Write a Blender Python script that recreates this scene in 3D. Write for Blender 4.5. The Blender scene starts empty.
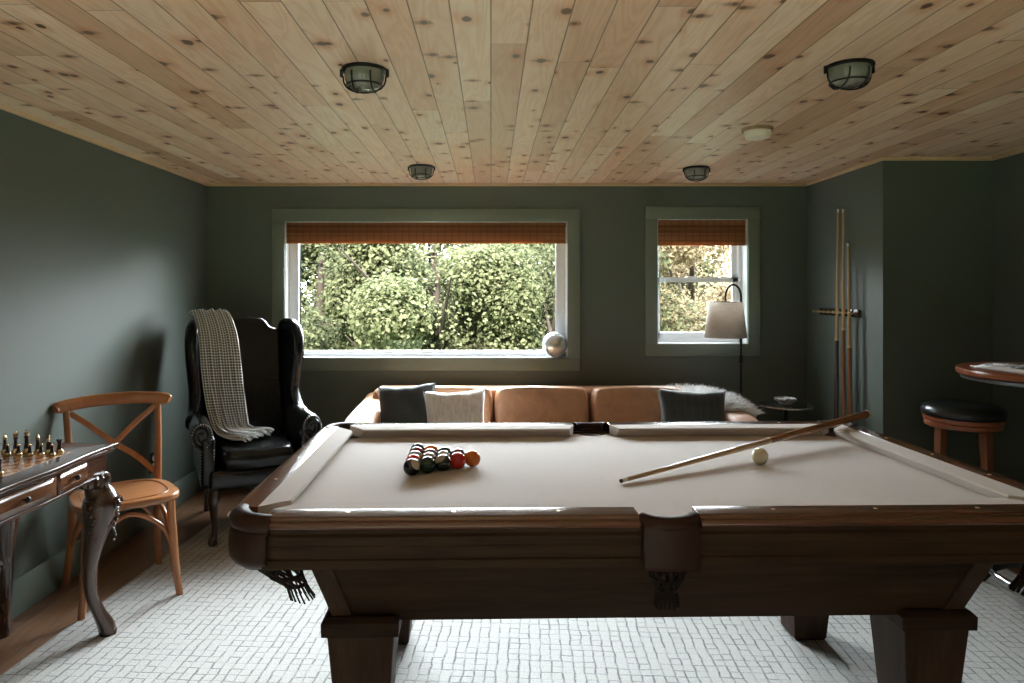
import bpy, bmesh, math, random
from mathutils import Vector, Matrix, Euler, noise
PI = math.pi
R = math.radians
random.seed(7)
sc = bpy.context.scene
col = sc.collection
F, VX, VY, CH = 690.0, 491.0, 292.0, 1.37
def P(px, py, Y):
    return Vector(((px-VX)*Y/F, Y, CH-(py-VY)*Y/F))

# ------------------------------------------------------------------ helpers
def tag(o, label=None, cat=None, group=None, kind=None):
    if label: o['label'] = label
    if cat: o['category'] = cat
    if group: o['group'] = group
    if kind: o['kind'] = kind
    return o
def thing(name, label, cat, loc=(0,0,0), rz=0, group=None):
    o = bpy.data.objects.new(name, None); col.objects.link(o)
    o.empty_display_size = .1
    o.location = loc; o.rotation_euler = (0,0,rz)
    return tag(o, label, cat, group)
def children(o):
    return [c for c in col.objects if c.parent == o]
def copy_tree(o, parent=None):
    c = o.copy(); col.objects.link(c); c.parent = parent
    for ch in children(o): copy_tree(ch, c)
    return c

def smooth_path(pts, n=6):
    """Catmull-Rom through points; points may carry extra components"""
    out = []
    m = len(pts)
    for i in range(m-1):
        p0 = pts[max(i-1,0)]; p1 = pts[i]; p2 = pts[i+1]; p3 = pts[min(i+2,m-1)]
        for k in range(n):
            t = k/n
            out.append(tuple(0.5*((2*b)+(c-a)*t+(2*a-5*b+4*c-d)*t*t+(-a+3*b-3*c+d)*t**3)
                       for a,b,c,d in zip(p0,p1,p2,p3)))
    out.append(tuple(pts[-1]))
    return out

class MB:
    def __init__(s): s.bm = bmesh.new()
    def _xf(s, vs, M):
        if M is not None: bmesh.ops.transform(s.bm, matrix=M, verts=vs)
    def box(s, x0, x1, y0, y1, z0, z1, bev=0, seg=2, M=None):
        r = bmesh.ops.create_cube(s.bm, size=1)
        vs = r['verts']
        for v in vs:
            v.co = Vector((x0+(v.co.x+.5)*(x1-x0), y0+(v.co.y+.5)*(y1-y0), z0+(v.co.z+.5)*(z1-z0)))
        if bev:
            es = list({e for v in vs for e in v.link_edges})
            q = bmesh.ops.bevel(s.bm, geom=es, offset=bev, segments=seg, profile=.5, affect='EDGES')
            vs = list({v for f in q['faces'] for v in f.verts} | {v for v in vs if v.is_valid})
        s._xf(vs, M); return s
    def hexa(s, b, t):
        """8 corner solid: bottom 4 ccw, top 4 ccw"""
        vb = [s.bm.verts.new(p) for p in b]; vt = [s.bm.verts.new(p) for p in t]
        s.bm.faces.new(vb[::-1]); s.bm.faces.new(vt)
        n = len(vb)
        for i in range(n):
            s.bm.faces.new((vb[i], vb[(i+1)%n], vt[(i+1)%n], vt[i]))
        return s
    def prism(s, pts, axis, a0, a1, M=None, bev=0, seg=3):
        def mk(p, a):
            if axis == 'z': return (p[0], p[1], a)
            if axis == 'y': return (p[0], a, p[1])
            return (a, p[0], p[1])
        va = [s.bm.verts.new(mk(p,a0)) for p in pts]; vb = [s.bm.verts.new(mk(p,a1)) for p in pts]
        n = len(pts); fs = []
        fa = s.bm.faces.new(va); fb = s.bm.faces.new(vb[::-1]); fs = [fa, fb]
        for i in range(n):
            fs.append(s.bm.faces.new((va[i], vb[i], vb[(i+1)%n], va[(i+1)%n])))
        bmesh.ops.recalc_face_normals(s.bm, faces=fs)
        vs = va+vb
        if bev:
            es = list(set(fa.edges) | set(fb.edges))
            q = bmesh.ops.bevel(s.bm, geom=es, offset=bev, segments=seg, profile=.5, affect='EDGES')
            vs = list({v for f in q['faces'] for v in f.verts} | {v for v in vs if v.is_valid})
        s._xf(vs, M); return s
    def tube(s, path, n=12, rad=None, flat=1.0, cap=True, closed=False, up=None):
        """path of (x,y,z,r) or (x,y,z) with rad; flat squashes the second axis"""
        pts = [Vector(p[:3]) for p in path]
        rs = [(p[3] if len(p) > 3 else rad) for p in path]
        m = len(pts); rings = []; prev = None
        for i in range(m):
            if closed: t = pts[(i+1)%m]-pts[i-1]
            else: t = pts[min(i+1,m-1)]-pts[max(i-1,0)]
            if t.length < 1e-9: t = Vector((0,0,1))
            t.normalize()
            if up is not None:
                a = Vector(up)-t*Vector(up).dot(t)
                if a.length < 1e-4: a = t.orthogonal()
            elif prev is None: a = t.orthogonal()
            else:
                a = prev-t*prev.dot(t)
            a.normalize(); prev = a; b = t.cross(a)
            rings.append([s.bm.verts.new(pts[i]+a*(rs[i]*flat*math.cos(2*PI*k/n))+b*(rs[i]*math.sin(2*PI*k/n))) for k in range(n)])
        rng = range(m) if closed else range(m-1)
        for i in rng:
            j = (i+1)%m
            for k in range(n):
                s.bm.faces.new((rings[i][k], rings[i][(k+1)%n], rings[j][(k+1)%n], rings[j][k]))
        if cap and not closed:
            s.bm.faces.new(rings[0][::-1]); s.bm.faces.new(rings[-1])
        return s
    def lathe(s, prof, n=24, c=(0,0,0), M=None, flute=0, fn=0, ang=None):
        """prof of (r,z)"""
        rings = []; vs = []
        for r, z in prof:
            ring = []
            for k in range(n):
                a = 2*PI*k/n
                rr = r*(1+flute*math.cos(fn*a)) if flute else r
                ring.append(s.bm.verts.new((c[0]+rr*math.cos(a), c[1]+rr*math.sin(a), c[2]+z)))
            rings.append(ring); vs += ring
        for i in range(len(rings)-1):
            for k in range(n):
                s.bm.faces.new((rings[i][k], rings[i][(k+1)%n], rings[i+1][(k+1)%n], rings[i+1][k]))
        if prof[0][0] > 1e-6: s.bm.faces.new(rings[0][::-1])
        if prof[-1][0] > 1e-6: s.bm.faces.new(rings[-1])
        s._xf(vs, M); return s
    def ball(s, c, r, seg=20, sc_=(1,1,1)):
        q = bmesh.ops.create_uvsphere(s.bm, u_segments=seg, v_segments=max(6,seg//2), radius=r)
        for v in q['verts']:
            v.co = Vector((v.co.x*sc_[0]+c[0], v.co.y*sc_[1]+c[1], v.co.z*sc_[2]+c[2]))
        return s
    def grid(s, fn, nu, nv, closed_u=False):
        g = [[s.bm.verts.new(fn(i/nu, j/nv)) for j in range(nv+1)] for i in range(nu+1)]
        for i in range(nu):
            for j in range(nv):
                s.bm.faces.new((g[i][j], g[i+1][j], g[i+1][j+1], g[i][j+1]))
        return g
    def build(s, name, m, parent=None, smooth=True, bevel=0, bseg=2, sub=0, angle=40, solid=0, loc=None, rot=None):
        bmesh.ops.remove_doubles(s.bm, verts=s.bm.verts, dist=1e-5)
        bmesh.ops.recalc_face_normals(s.bm, faces=s.bm.faces)
        me = bpy.data.meshes.new(name); s.bm.to_mesh(me); s.bm.free()
        o = bpy.data.objects.new(name, me); col.objects.link(o)
        for mm in (m if isinstance(m, (list, tuple)) else [m]): me.materials.append(mm)
        if smooth:
            me.shade_smooth()
            if not sub: 
                me.set_sharp_from_angle(angle=R(angle))
        if solid:
            d = o.modifiers.new('solid','SOLIDIFY'); d.thickness = solid; d.offset = 0
        if bevel:
            d = o.modifiers.new('bevel','BEVEL'); d.width = bevel; d.segments = bseg; d.limit_method = 'ANGLE'; d.angle_limit = R(35)
            d.harden_normals = False
        if sub:
            d = o.modifiers.new('sub','SUBSURF'); d.levels = sub; d.render_levels = sub
        if parent: o.parent = parent
        if loc is not None: o.location = loc
        if rot is not None: o.rotation_euler = rot
        return o

# ------------------------------------------------------------------ materials
class NB:
    def __init__(s, name):
        s.mat = bpy.data.materials.new(name); s.mat.use_nodes = True
        s.nt = s.mat.node_tree; s.nt.nodes.clear()
        s.out = s.nt.nodes.new('ShaderNodeOutputMaterial')
    def n(s, t, **k):
        x = s.nt.nodes.new(t)
        for a, b in k.items(): setattr(x, a, b)
        return x
    def link(s, a, b): s.nt.links.new(a, b)
    def inp(s, sock, v):
        if isinstance(v, bpy.types.NodeSocket): s.link(v, sock)
        elif v is not None:
            if isinstance(v, (tuple, list)) and len(v) == 3 and sock.type == 'RGBA': v = (*v, 1)
            sock.default_value = v
    def m(s, op, a, b=None, c=None, clamp=False):
        x = s.n('ShaderNodeMath', operation=op, use_clamp=clamp)
        s.inp(x.inputs[0], a); s.inp(x.inputs[1], b); s.inp(x.inputs[2], c)
        return x.outputs[0]
    def coord(s, kind='Object'): return s.n('ShaderNodeTexCoord').outputs[kind]
    def pos(s): return s.n('ShaderNodeNewGeometry').outputs['Position']
    def sep(s, v):
        x = s.n('ShaderNodeSeparateXYZ'); s.link(v, x.inputs[0]); return x.outputs
    def comb(s, x=0, y=0, z=0):
        c = s.n('ShaderNodeCombineXYZ'); s.inp(c.inputs[0],x); s.inp(c.inputs[1],y); s.inp(c.inputs[2],z); return c.outputs[0]
    def mapping(s, v, scale=(1,1,1), rot=(0,0,0), loc=(0,0,0)):
        x = s.n('ShaderNodeMapping'); s.link(v, x.inputs[0]); x.inputs['Scale'].default_value = scale
        x.inputs['Rotation'].default_value = rot; x.inputs['Location'].default_value = loc; return x.outputs[0]
    def noise(s, v, scale=5, detail=3, rough=.5, dist=0):
        x = s.n('ShaderNodeTexNoise'); s.link(v, x.inputs['Vector']); x.inputs['Scale'].default_value = scale
        x.inputs['Detail'].default_value = detail; x.inputs['Roughness'].default_value = rough
        x.inputs['Distortion'].default_value = dist; return x.outputs['Fac']
    def white(s, v):
        x = s.n('ShaderNodeTexWhiteNoise', noise_dimensions='3D'); s.link(v, x.inputs['Vector']); return x.outputs['Value']
    def ramp(s, f, stops, interp='LINEAR'):
        x = s.n('ShaderNodeValToRGB'); x.color_ramp.interpolation = interp
        e = x.color_ramp.elements
        while len(e) < len(stops): e.new(.5)
        for i, (p, c) in enumerate(stops):
            e[i].position = p; e[i].color = (*c, 1) if len(c) == 3 else c
        s.link(f, x.inputs[0]); return x.outputs[0]
    def mix(s, f, a, b, mode='MIX'):
        x = s.n('ShaderNodeMix', data_type='RGBA', blend_type=mode)
        s.inp(x.inputs[0], f); s.inp(x.inputs[6], a); s.inp(x.inputs[7], b); return x.outputs[2]
    def maprange(s, v, a, b, c=0, d=1, smooth=False):
        x = s.n('ShaderNodeMapRange'); x.interpolation_type = 'SMOOTHSTEP' if smooth else 'LINEAR'
        s.inp(x.inputs[0], v)
        for i, q in enumerate((a,b,c,d)): s.inp(x.inputs[i+1], q)
        return x.outputs[0]
    def bump(s, h, strength=.3, dist=.01):
        x = s.n('ShaderNodeBump'); s.link(h, x.inputs['Height']); x.inputs['Strength'].default_value = strength
        x.inputs['Distance'].default_value = dist; return x.outputs[0]
    def bsdf(s, base, rough=.5, metal=0, normal=None, coat=0, coat_rough=.1, sheen=0, spec=.5, sss=0, trans=0, ior=1.45):
        b = s.n('ShaderNodeBsdfPrincipled')
        s.inp(b.inputs['Base Color'], base); s.inp(b.inputs['Roughness'], rough); s.inp(b.inputs['Metallic'], metal)
        if normal: s.link(normal, b.inputs['Normal'])
        b.inputs['Coat Weight'].default_value = coat; b.inputs['Coat Roughness'].default_value = coat_rough
        b.inputs['Sheen Weight'].default_value = sheen; b.inputs['Specular IOR Level'].default_value = spec
        b.inputs['Transmission Weight'].default_value = trans; b.inputs['IOR'].default_value = ior
        s.link(b.outputs[0], s.out.inputs[0]); return b

def simple(name, c, rough=.5, metal=0, var=.12, nscale=30, bump=0, coat=0, sheen=0, spec=.5, coat_rough=.1):
    b = NB(name); v = b.coord()
    f = b.noise(v, nscale, 4)
    lo = tuple(x*(1-var) for x in c); hi = tuple(min(1, x*(1+var)) for x in c)
    cc = b.ramp(f, [(.3, lo), (.7, hi)])
    nm = b.bump(f, bump, .004) if bump else None
    b.bsdf(cc, rough, metal, nm, coat=coat, sheen=sheen, spec=spec, coat_rough=coat_rough)
    return b.mat
def wood(name, c, dark, axis='x', rough=.35, coat=.3, scale=1.0, bump=.08, spec=.5):
    b = NB(name); v = b.coord()
    st = {'x': (3,40,40), 'y': (40,3,40), 'z': (40,40,3)}[axis]
    v2 = b.mapping(v, tuple(q*scale for q in st))
    f1 = b.noise(v2, 1, 6, .65, .6)
    st3 = {'x': (.8,7,7), 'y': (7,.8,7), 'z': (7,7,.8)}[axis]
    f2 = b.noise(b.mapping(v, st3), 1, 3, .5, 1.2)
    f = b.m('ADD', b.m('MULTIPLY', f1, .6), b.m('MULTIPLY', f2, .4))
    mid = tuple((p+q)/2 for p, q in zip(c, dark))
    cc = b.ramp(f, [(.34, dark), (.5, mid), (.66, c)])
    b.bsdf(cc, rough, 0, b.bump(f1, bump, .003), coat=coat, coat_rough=.12, spec=spec)
    return b.mat
def leather(name, c, rough=.35, coat=.0, bump=.25, scale=90, crease=.3, spec=.5):
    b = NB(name); v = b.coord()
    x = b.n('ShaderNodeTexVoronoi'); b.link(v, x.inputs['Vector']); x.inputs['Scale'].default_value = scale
    w = b.noise(v, 7, 4, .6, 1.0)
    h = b.m('ADD', b.m('MULTIPLY', x.outputs['Distance'], .25), b.m('MULTIPLY', w, crease*3))
    cc = b.ramp(w, [(.3, tuple(q*.8 for q in c)), (.7, tuple(min(1,q*1.15) for q in c))])
    b.bsdf(cc, rough, 0, b.bump(h, bump, .006), coat=coat, coat_rough=.15, spec=spec)
    return b.mat
def glass_thin(name, tint=(1,1,1), gloss=.0, amount=1.0):
    """clear pane: passes light straight through and mirrors a little (by Fresnel)"""
    b = NB(name)
    t = b.n('ShaderNodeBsdfTransparent'); b.inp(t.inputs[0], tint)
    g = b.n('ShaderNodeBsdfGlossy'); g.inputs['Roughness'].default_value = gloss
    fr = b.n('ShaderNodeFresnel'); fr.inputs[0].default_value = 1.45
    mx = b.n('ShaderNodeMixShader'); b.link(b.m('MULTIPLY', fr.outputs[0], amount), mx.inputs[0])
    b.link(t.outputs[0], mx.inputs[1]); b.link(g.outputs[0], mx.inputs[2]); b.link(mx.outputs[0], b.out.inputs[0])
    return b.mat

M = {}
# wall paint
def mk_paint(name, c, rough=.45):
    b = NB(name); v = b.pos()
    f = b.noise(v, 1.3, 3, .5); g = b.noise(v, 260, 2)
    cc = b.ramp(f, [(.3, tuple(x*.95 for x in c)), (.7, tuple(x*1.05 for x in c))])
    b.bsdf(cc, rough, 0, b.bump(g, .06, .002), spec=.4); return b.mat
PAINT = (.100, .121, .103)
M['wall'] = mk_paint('green_wall_paint', PAINT, .5)
M['trim_paint'] = mk_paint('green_trim_paint', (.165, .200, .168), .4)
M['white_vinyl'] = simple('white_vinyl', (.80,.82,.84), .35, var=.03)
M['glass'] = glass_thin('window_glass', amount=.5)

def mk_planks(name, wdt, seg, tones, axis='y', knots=True, gap=.0022, rough=.5, coat=0, gapcol=(.06,.035,.02), grain_amt=.22):
    b = NB(name); p = b.sep(b.pos())
    X, Y = (p[0], p[1]) if axis == 'y' else (p[1], p[0])
    u = b.m('DIVIDE', X, wdt)
    row = b.m('FLOOR', u)
    fu = b.m('SUBTRACT', u, row)
    roff = b.white(b.comb(row, 3.7, 1.1))
    w_ = b.m('ADD', b.m('DIVIDE', Y, seg), b.m('MULTIPLY', roff, 7.3))
    sg = b.m('FLOOR', w_); fw = b.m('SUBTRACT', w_, sg)
    r1 = b.white(b.comb(row, sg, 5.5)); r2 = b.white(b.comb(row, sg, 9.5))
    # grain in plank space
    gx = b.m('ADD', X, b.m('MULTIPLY', r1, 13)); gy = b.m('ADD', Y, b.m('MULTIPLY', r2, 31))
    vec = b.comb(gx, gy, 0)
    # knots
    base = b.ramp(r1, tones)
    col_ = base
    warp = b.noise(b.mapping(vec, (9,1.1,1)), 1, 3, .5, .8)
    rings = b.m('FRACT', b.m('ADD', b.m('MULTIPLY', warp, 9), b.m('MULTIPLY', gx, 6)))
    rings = b.m('MULTIPLY', b.m('ABSOLUTE', b.m('SUBTRACT', rings, .5)), 2)
    fine = b.noise(b.mapping(vec, (150,4,1)), 1, 4, .6)
    gr = b.m('ADD', b.m('MULTIPLY', rings, .45), b.m('MULTIPLY', fine, .55))
    dk = b.mix(1, col_, (.80,.66,.50), 'MULTIPLY')
    col_ = b.mix(b.m('MULTIPLY', b.maprange(gr, .35, .75, 0, 1), grain_amt*2.2), col_, dk)
    # broad heartwood blush
    bl = b.maprange(b.noise(b.mapping(vec, (5,.7,1)), 1, 2), .52, .72)
    col_ = b.mix(b.m('MULTIPLY', bl, .5), col_, b.mix(1, col_, (.93,.72,.55), 'MULTIPLY'))
    hgt = None
    if knots:
        for (sx, sy, thr, rad, seed) in ((6.5, 2.3, .35, .21, 0), (13, 4.2, .74, .17, 4.7)):
            kv = b.mapping(vec, (sx, sy, 1), loc=(seed,seed*.7,0))
            vo = b.n('ShaderNodeTexVoronoi', voronoi_dimensions='2D', feature='F1'); b.link(kv, vo.inputs['Vector']); vo.inputs['Scale'].default_value = 1
            sc_ = b.sep(vo.outputs['Color'])
            has = b.m('GREATER_THAN', sc_[0], thr)
            size = b.maprange(sc_[1], 0, 1, rad*.35, rad)
            # real-world distance to knot centre, slightly elongated across
            d = b.n('ShaderNodeVectorMath', operation='SUBTRACT'); b.link(kv, d.inputs[0]); b.link(vo.outputs['Position'], d.inputs[1])
            dd = b.sep(d.outputs[0])
            wob = b.noise(b.mapping(vec, (60,60,1)), 1, 2)
            ex = b.m('DIVIDE', dd[0], sx*.115); ey = b.m('DIVIDE', dd[1], sy*.16)
            dist = b.m('SQRT', b.m('ADD', b.m('MULTIPLY', ex, ex), b.m('MULTIPLY', ey, ey)))
            dist = b.m('ADD', dist, b.m('MULTIPLY', b.m('SUBTRACT', wob, .5), .10))
            core = b.m('MULTIPLY', has, b.maprange(b.m('DIVIDE', dist, size), .55, .95, 1, 0, True))
            halo = b.m('MULTIPLY', has, b.maprange(b.m('DIVIDE', dist, size), .7, 3.2, 1, 0, True))
            col_ = b.mix(b.m('MULTIPLY', halo, .55), col_, b.mix(1, col_, (.80,.52,.32), 'MULTIPLY'))
            col_ = b.mix(b.m('MULTIPLY', core, .88), col_, (.075,.035,.018))
            # dark streak through some knots, running with the board
            st = b.m('SQRT', b.m('ADD', b.m('POWER', b.m('DIVIDE', ex, .42), 2), b.m('POWER', b.m('DIVIDE', ey, .12), 2)))
            streak = b.m('MULTIPLY', b.m('MULTIPLY', has, b.m('GREATER_THAN', sc_[2], .66)), b.maprange(st, .25, 1.1, 1, 0, True))
            col_ = b.mix(b.m('MULTIPLY', streak, .62), col_, (.22,.11,.055))
    e1 = b.m('MULTIPLY', b.m('MINIMUM', fu, b.m('SUBTRACT', 1, fu)), wdt)
    e2 = b.m('MULTIPLY', b.m('MINIMUM', fw, b.m('SUBTRACT', 1, fw)), seg)
    ga = b.maprange(e1, gap*.3, gap*1.2, 1, 0)
    gb = b.maprange(e2, gap*.15, gap*.7, 1, 0)
    g = b.m('MAXIMUM', ga, gb)
    col_ = b.mix(b.m('MULTIPLY', g, .8), col_, gapcol)
    h = b.m('SUBTRACT', b.m('MULTIPLY', fine, .12), g)
    b.bsdf(col_, rough, 0, b.bump(h, .5, .002), coat=coat, coat_rough=.2)
    return b.mat
M['ceiling'] = mk_planks('knotty_pine_planks', .112, 2.1,
    [(0, (.68,.435,.28)), (.25, (.95,.745,.575)), (.5, (.82,.565,.395)), (.75, (.98,.825,.67)), (1, (.72,.475,.31))], gap=.0024, rough=.42, gapcol=(.15,.085,.045))
M['floor'] = mk_planks('warm_oak_floor', .13, 1.3,
    [(0, (.22,.125,.075)), (.5, (.30,.18,.11)), (1, (.26,.15,.09))], knots=False, rough=.38, coat=.15, gap=.0018, grain_amt=.35)
M['pine_trim'] = wood('pine_trim', (.78,.58,.38), (.60,.40,.24), 'y', .5, 0)
M['pine_trim_x'] = wood('pine_trim_x', (.72,.52,.33), (.55,.36,.21), 'x', .5, 0)
M['pool_wood'] = wood('pool_table_walnut', (.052,.028,.015), (.017,.0095,.0055), 'x', .6, 0, spec=.16)
M['pool_wood_y'] = wood('pool_table_walnut_end', (.05,.025,.014), (.018,.009,.005), 'y', .5, 0, spec=.25)
M['pool_wood_z'] = wood('pool_table_walnut_leg', (.066,.038,.024), (.028,.015,.009), 'z', .6, 0, spec=.2)
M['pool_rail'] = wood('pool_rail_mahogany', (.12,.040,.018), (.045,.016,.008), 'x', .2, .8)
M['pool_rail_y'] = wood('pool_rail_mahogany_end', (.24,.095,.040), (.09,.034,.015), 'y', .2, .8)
M['pocket_leather'] = leather('pocket_leather', (.030,.013,.008), .5, 0, .12, 140, .1, .22)
M['pocket_fringe'] = leather('fringe_leather', (.016,.010,.008), .7, 0, .2, 200, .1, .15)
M['liner'] = simple('pocket_liner', (.035,.018,.012), .7)
def mk_cloth(name, c, scale=900, rough=.9, var=.06, sheen=.2, strength=.15):
    b = NB(name); v = b.coord()
    s1 = b.noise(b.mapping(v, (1,.15,1)), scale, 2); s2 = b.noise(b.mapping(v, (.15,1,1)), scale, 2)
    s3 = b.noise(v, 3, 3)
    h = b.m('ADD', s1, s2)
    f = b.m('ADD', b.m('MULTIPLY', h, .35), b.m('MULTIPLY', s3, .3))
    cc = b.ramp(f, [(.35, tuple(x*(1-var) for x in c)), (.65, tuple(min(1,x*(1+var)) for x in c))])
    b.bsdf(cc, rough, 0, b.bump(h, strength, .001), sheen=sheen); return b.mat
M['felt'] = mk_cloth('taupe_table_cloth', (.455,.40,.35), 700)
M['brass'] = simple('aged_brass', (.55,.40,.20), .3, 1, .2)
M['chrome'] = simple('chrome', (.75,.78,.80), .12, 1, .05)
M['dark_metal'] = simple('blackened_metal', (.03,.028,.026), .45, .8)
M['black_plastic'] = simple('black_plastic', (.015,.015,.016), .4)
M['sight'] = simple('ivory_sight', (.62,.5,.32), .3)
M['chess_wood'] = wood('chess_table_mahogany', (.085,.036,.020), (.022,.010,.006), 'y', .22, .25, spec=.4)
M['chess_wood_z'] = wood('chess_leg_mahogany', (.080,.036,.020), (.024,.011,.007), 'z', .24, .7)
M['chess_drawer'] = wood('chess_drawer_mahogany', (.19,.080,.040), (.07,.028,.014), 'y', .18, .8)
M['chair_wood'] = wood('honey_beech', (.44,.185,.070), (.28,.105,.038), 'z', .32, .4, .5, .04)
M['chair_seat'] = wood('honey_beech_seat', (.47,.205,.080), (.32,.125,.048), 'x', .28, .5, .4, .04)
M['black_leather'] = leather('black_leather', (.006,.007,.007), .22, 0, .35, 60, .35, .42)
M['wing_wood'] = wood('dark_cabriole_wood', (.075,.036,.022), (.025,.012,.008), 'z', .3, .5)
M['tan_leather'] = leather('tan_leather', (.48,.27,.155), .48, 0, .15, 120, .4)
M['nail'] = simple('nailhead', (.45,.42,.36), .3, 1)
M['stool_wood'] = wood('stool_cherry', (.24,.085,.035), (.12,.040,.018), 'z', .35, .3)
M['stool_wood_x'] = wood('pub_top_cherry', (.36,.105,.040), (.18,.050,.020), 'x', .28, .5)
M['cue_wood'] = wood('cue_maple', (.55,.37,.20), (.42,.26,.13), 'x', .25, .5)
M['cue_butt'] = wood('cue_butt_wood', (.34,.15,.065), (.19,.075,.03), 'x', .25, .5)
M['cue_dark'] = wood('cue_dark_butt', (.075,.040,.025), (.03,.018,.012), 'x', .25, .5)
M['cue_white'] = simple('cue_ferrule', (.80,.78,.72), .3)
M['cue_tip'] = simple('cue_tip', (.06,.05,.05), .8)
M['black_glass'] = simple('black_glass', (.01,.012,.012), .08, coat=.5)
M['ceramic'] = simple('porcelain', (.75,.74,.70), .2)
M['lamp_black'] = simple('lamp_black', (.015,.014,.013), .4, .5)

def mk_shade():
    b = NB('linen_shade'); v = b.coord()
    n1 = b.noise(b.mapping(v, (1,1,.05)), 400, 2); n2 = b.noise(b.mapping(v, (.05,.05,1)), 400, 2)
    cc = b.ramp(b.m('MULTIPLY', b.m('ADD', n1, n2), .5), [(.35, (.56,.50,.44)), (.65, (.74,.68,.61))])
    d = b.n('ShaderNodeBsdfDiffuse'); b.link(cc, d.inputs[0])
    t = b.n('ShaderNodeBsdfTranslucent'); b.link(cc, t.inputs[0])
    mx = b.n('ShaderNodeMixShader'); mx.inputs[0].default_value = .45
    b.link(d.outputs[0], mx.inputs[1]); b.link(t.outputs[0], mx.inputs[2]); b.link(mx.outputs[0], b.out.inputs[0]); return b.mat
M['shade'] = mk_shade()
def mk_bamboo():
    b = NB('woven_bamboo'); v = b.pos(); s = b.sep(v)
    z = b.m('MULTIPLY', s[2], 240)
    slat = b.m('ABSOLUTE', b.m('SINE', z))
    idn = b.white(b.comb(b.m('FLOOR', b.m('DIVIDE', z, PI)), 1, 1))
    thr = b.m('POWER', b.m('ABSOLUTE', b.m('SINE', b.m('MULTIPLY', s[0], 62))), 14)
    st = b.noise(b.mapping(v, (6,1,240)), 1, 3)
    f = b.m('ADD', b.m('MULTIPLY', idn, .5), b.m('MULTIPLY', st, .5))
    cc = b.ramp(f, [(.25, (.26,.105,.045)), (.5, (.44,.195,.085)), (.75, (.58,.30,.14))])
    cc = b.mix(b.m('MULTIPLY', thr, .35), cc, (.22,.08,.03))
    p = b.bsdf(cc, .55, 0, b.bump(slat, .5, .002))
    t = b.n('ShaderNodeBsdfTranslucent'); b.link(cc, t.inputs[0])
    mx = b.n('ShaderNodeMixShader'); mx.inputs[0].default_value = .55
    b.link(p.outputs[0], mx.inputs[1]); b.link(t.outputs[0], mx.inputs[2]); b.link(mx.outputs[0], b.out.inputs[0]); return b.mat
M['bamboo'] = mk_bamboo()
def mk_rug():
    b = NB('woven_grid_rug'); v = b.coord()
    n0 = b.n('ShaderNodeTexNoise'); b.link(v, n0.inputs['Vector']); n0.inputs['Scale'].default_value = 14; n0.inputs['Detail'].default_value = 2
    ns = b.sep(n0.outputs['Color']); p = b.sep(v)
    S = .040
    x = b.m('ADD', p[0], b.m('MULTIPLY', b.m('SUBTRACT', ns[0], .5), .018))
    y = b.m('ADD', p[1], b.m('MULTIPLY', b.m('SUBTRACT', ns[1], .5), .018))
    u = b.m('DIVIDE', x, S); w = b.m('DIVIDE', y, S)
    iu = b.m('FLOOR', b.m('ADD', u, .5)); iw = b.m('FLOOR', b.m('ADD', w, .5))
    du = b.m('MULTIPLY', b.m('ABSOLUTE', b.m('SUBTRACT', u, iu)), S)
    dw = b.m('MULTIPLY', b.m('ABSOLUTE', b.m('SUBTRACT', w, iw)), S)
    cu = b.white(b.comb(iu, b.m('FLOOR', w), 2)); cw = b.white(b.comb(b.m('FLOOR', u), iw, 7))
    brk = b.noise(v, 90, 2)
    lu = b.m('MULTIPLY', b.maprange(du, .0012, .0048, 1, 0), b.maprange(cu, .1, .7, .35, 1))
    lw = b.m('MULTIPLY', b.maprange(dw, .0010, .0040, 1, 0), b.maprange(cw, .2, .9, .12, .95))
    l = b.m('MAXIMUM', lu, lw)
    l = b.m('MULTIPLY', l, b.maprange(brk, .32, .55, .45, 1))
    tuft = b.noise(v, 170, 3, .7)
    cc = b.ramp(tuft, [(.3, (.39,.39,.365)), (.6, (.60,.60,.575))])
    cc = b.mix(b.m('MULTIPLY', l, .86), cc, (.085,.085,.088))
    h = b.m('SUBTRACT', b.m('MULTIPLY', tuft, .7), b.m('MULTIPLY', l, .9))
    b.bsdf(cc, .95, 0, b.bump(h, .9, .005), sheen=.2); return b.mat
M['rug'] = mk_rug()
def mk_waffle():
    b = NB('houndstooth_wool'); v = b.coord('UV'); p = b.sep(v)
    fu = b.m('FRACT', b.m('MULTIPLY', p[0], 14)); fv = b.m('FRACT', b.m('MULTIPLY', p[1], 64))
    du = b.m('ABSOLUTE', b.m('SUBTRACT', fu, .5)); dv = b.m('ABSOLUTE', b.m('SUBTRACT', fv, .5))
    q = b.m('MAXIMUM', du, dv)
    f = b.maprange(b.m('ADD', q, b.m('MULTIPLY', b.m('SUBTRACT', b.noise(b.coord(), 260, 2), .5), .14)), .30, .40)
    cc = b.mix(f, (.025,.028,.030), (.86,.87,.86))
    b.bsdf(cc, .9, 0, b.bump(f, .6, .004), sheen=.3); return b.mat
M['throw'] = mk_waffle()
M['throw_fringe'] = mk_cloth('throw_fringe', (.50,.51,.50), 300)
def mk_plaid():
    b = NB('charcoal_windowpane'); v = b.coord(); p = b.sep(v)
    lx = b.maprange(b.m('ABSOLUTE', b.m('SUBTRACT', b.m('FRACT', b.m('MULTIPLY', p[0], 22)), .5)), .0, .045, 1, 0)
    lz = b.maprange(b.m('ABSOLUTE', b.m('SUBTRACT', b.m('FRACT', b.m('MULTIPLY', p[2], 18)), .5)), .0, .04, 1, 0)
    n1 = b.noise(v, 300, 2)
    cc = b.ramp(n1, [(.3, (.035,.042,.044)), (.7, (.075,.085,.088))])
    cc = b.mix(b.m('MULTIPLY', b.m('MAXIMUM', lx, b.m('MULTIPLY', lz, .4)), .45), cc, (.19,.20,.20))
    b.bsdf(cc, .9, 0, b.bump(n1, .3, .002), sheen=.3); return b.mat
M['plaid'] = mk_plaid()
M['charcoal'] = mk_cloth('charcoal_linen', (.050,.060,.062), 300, var=.25)
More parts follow.
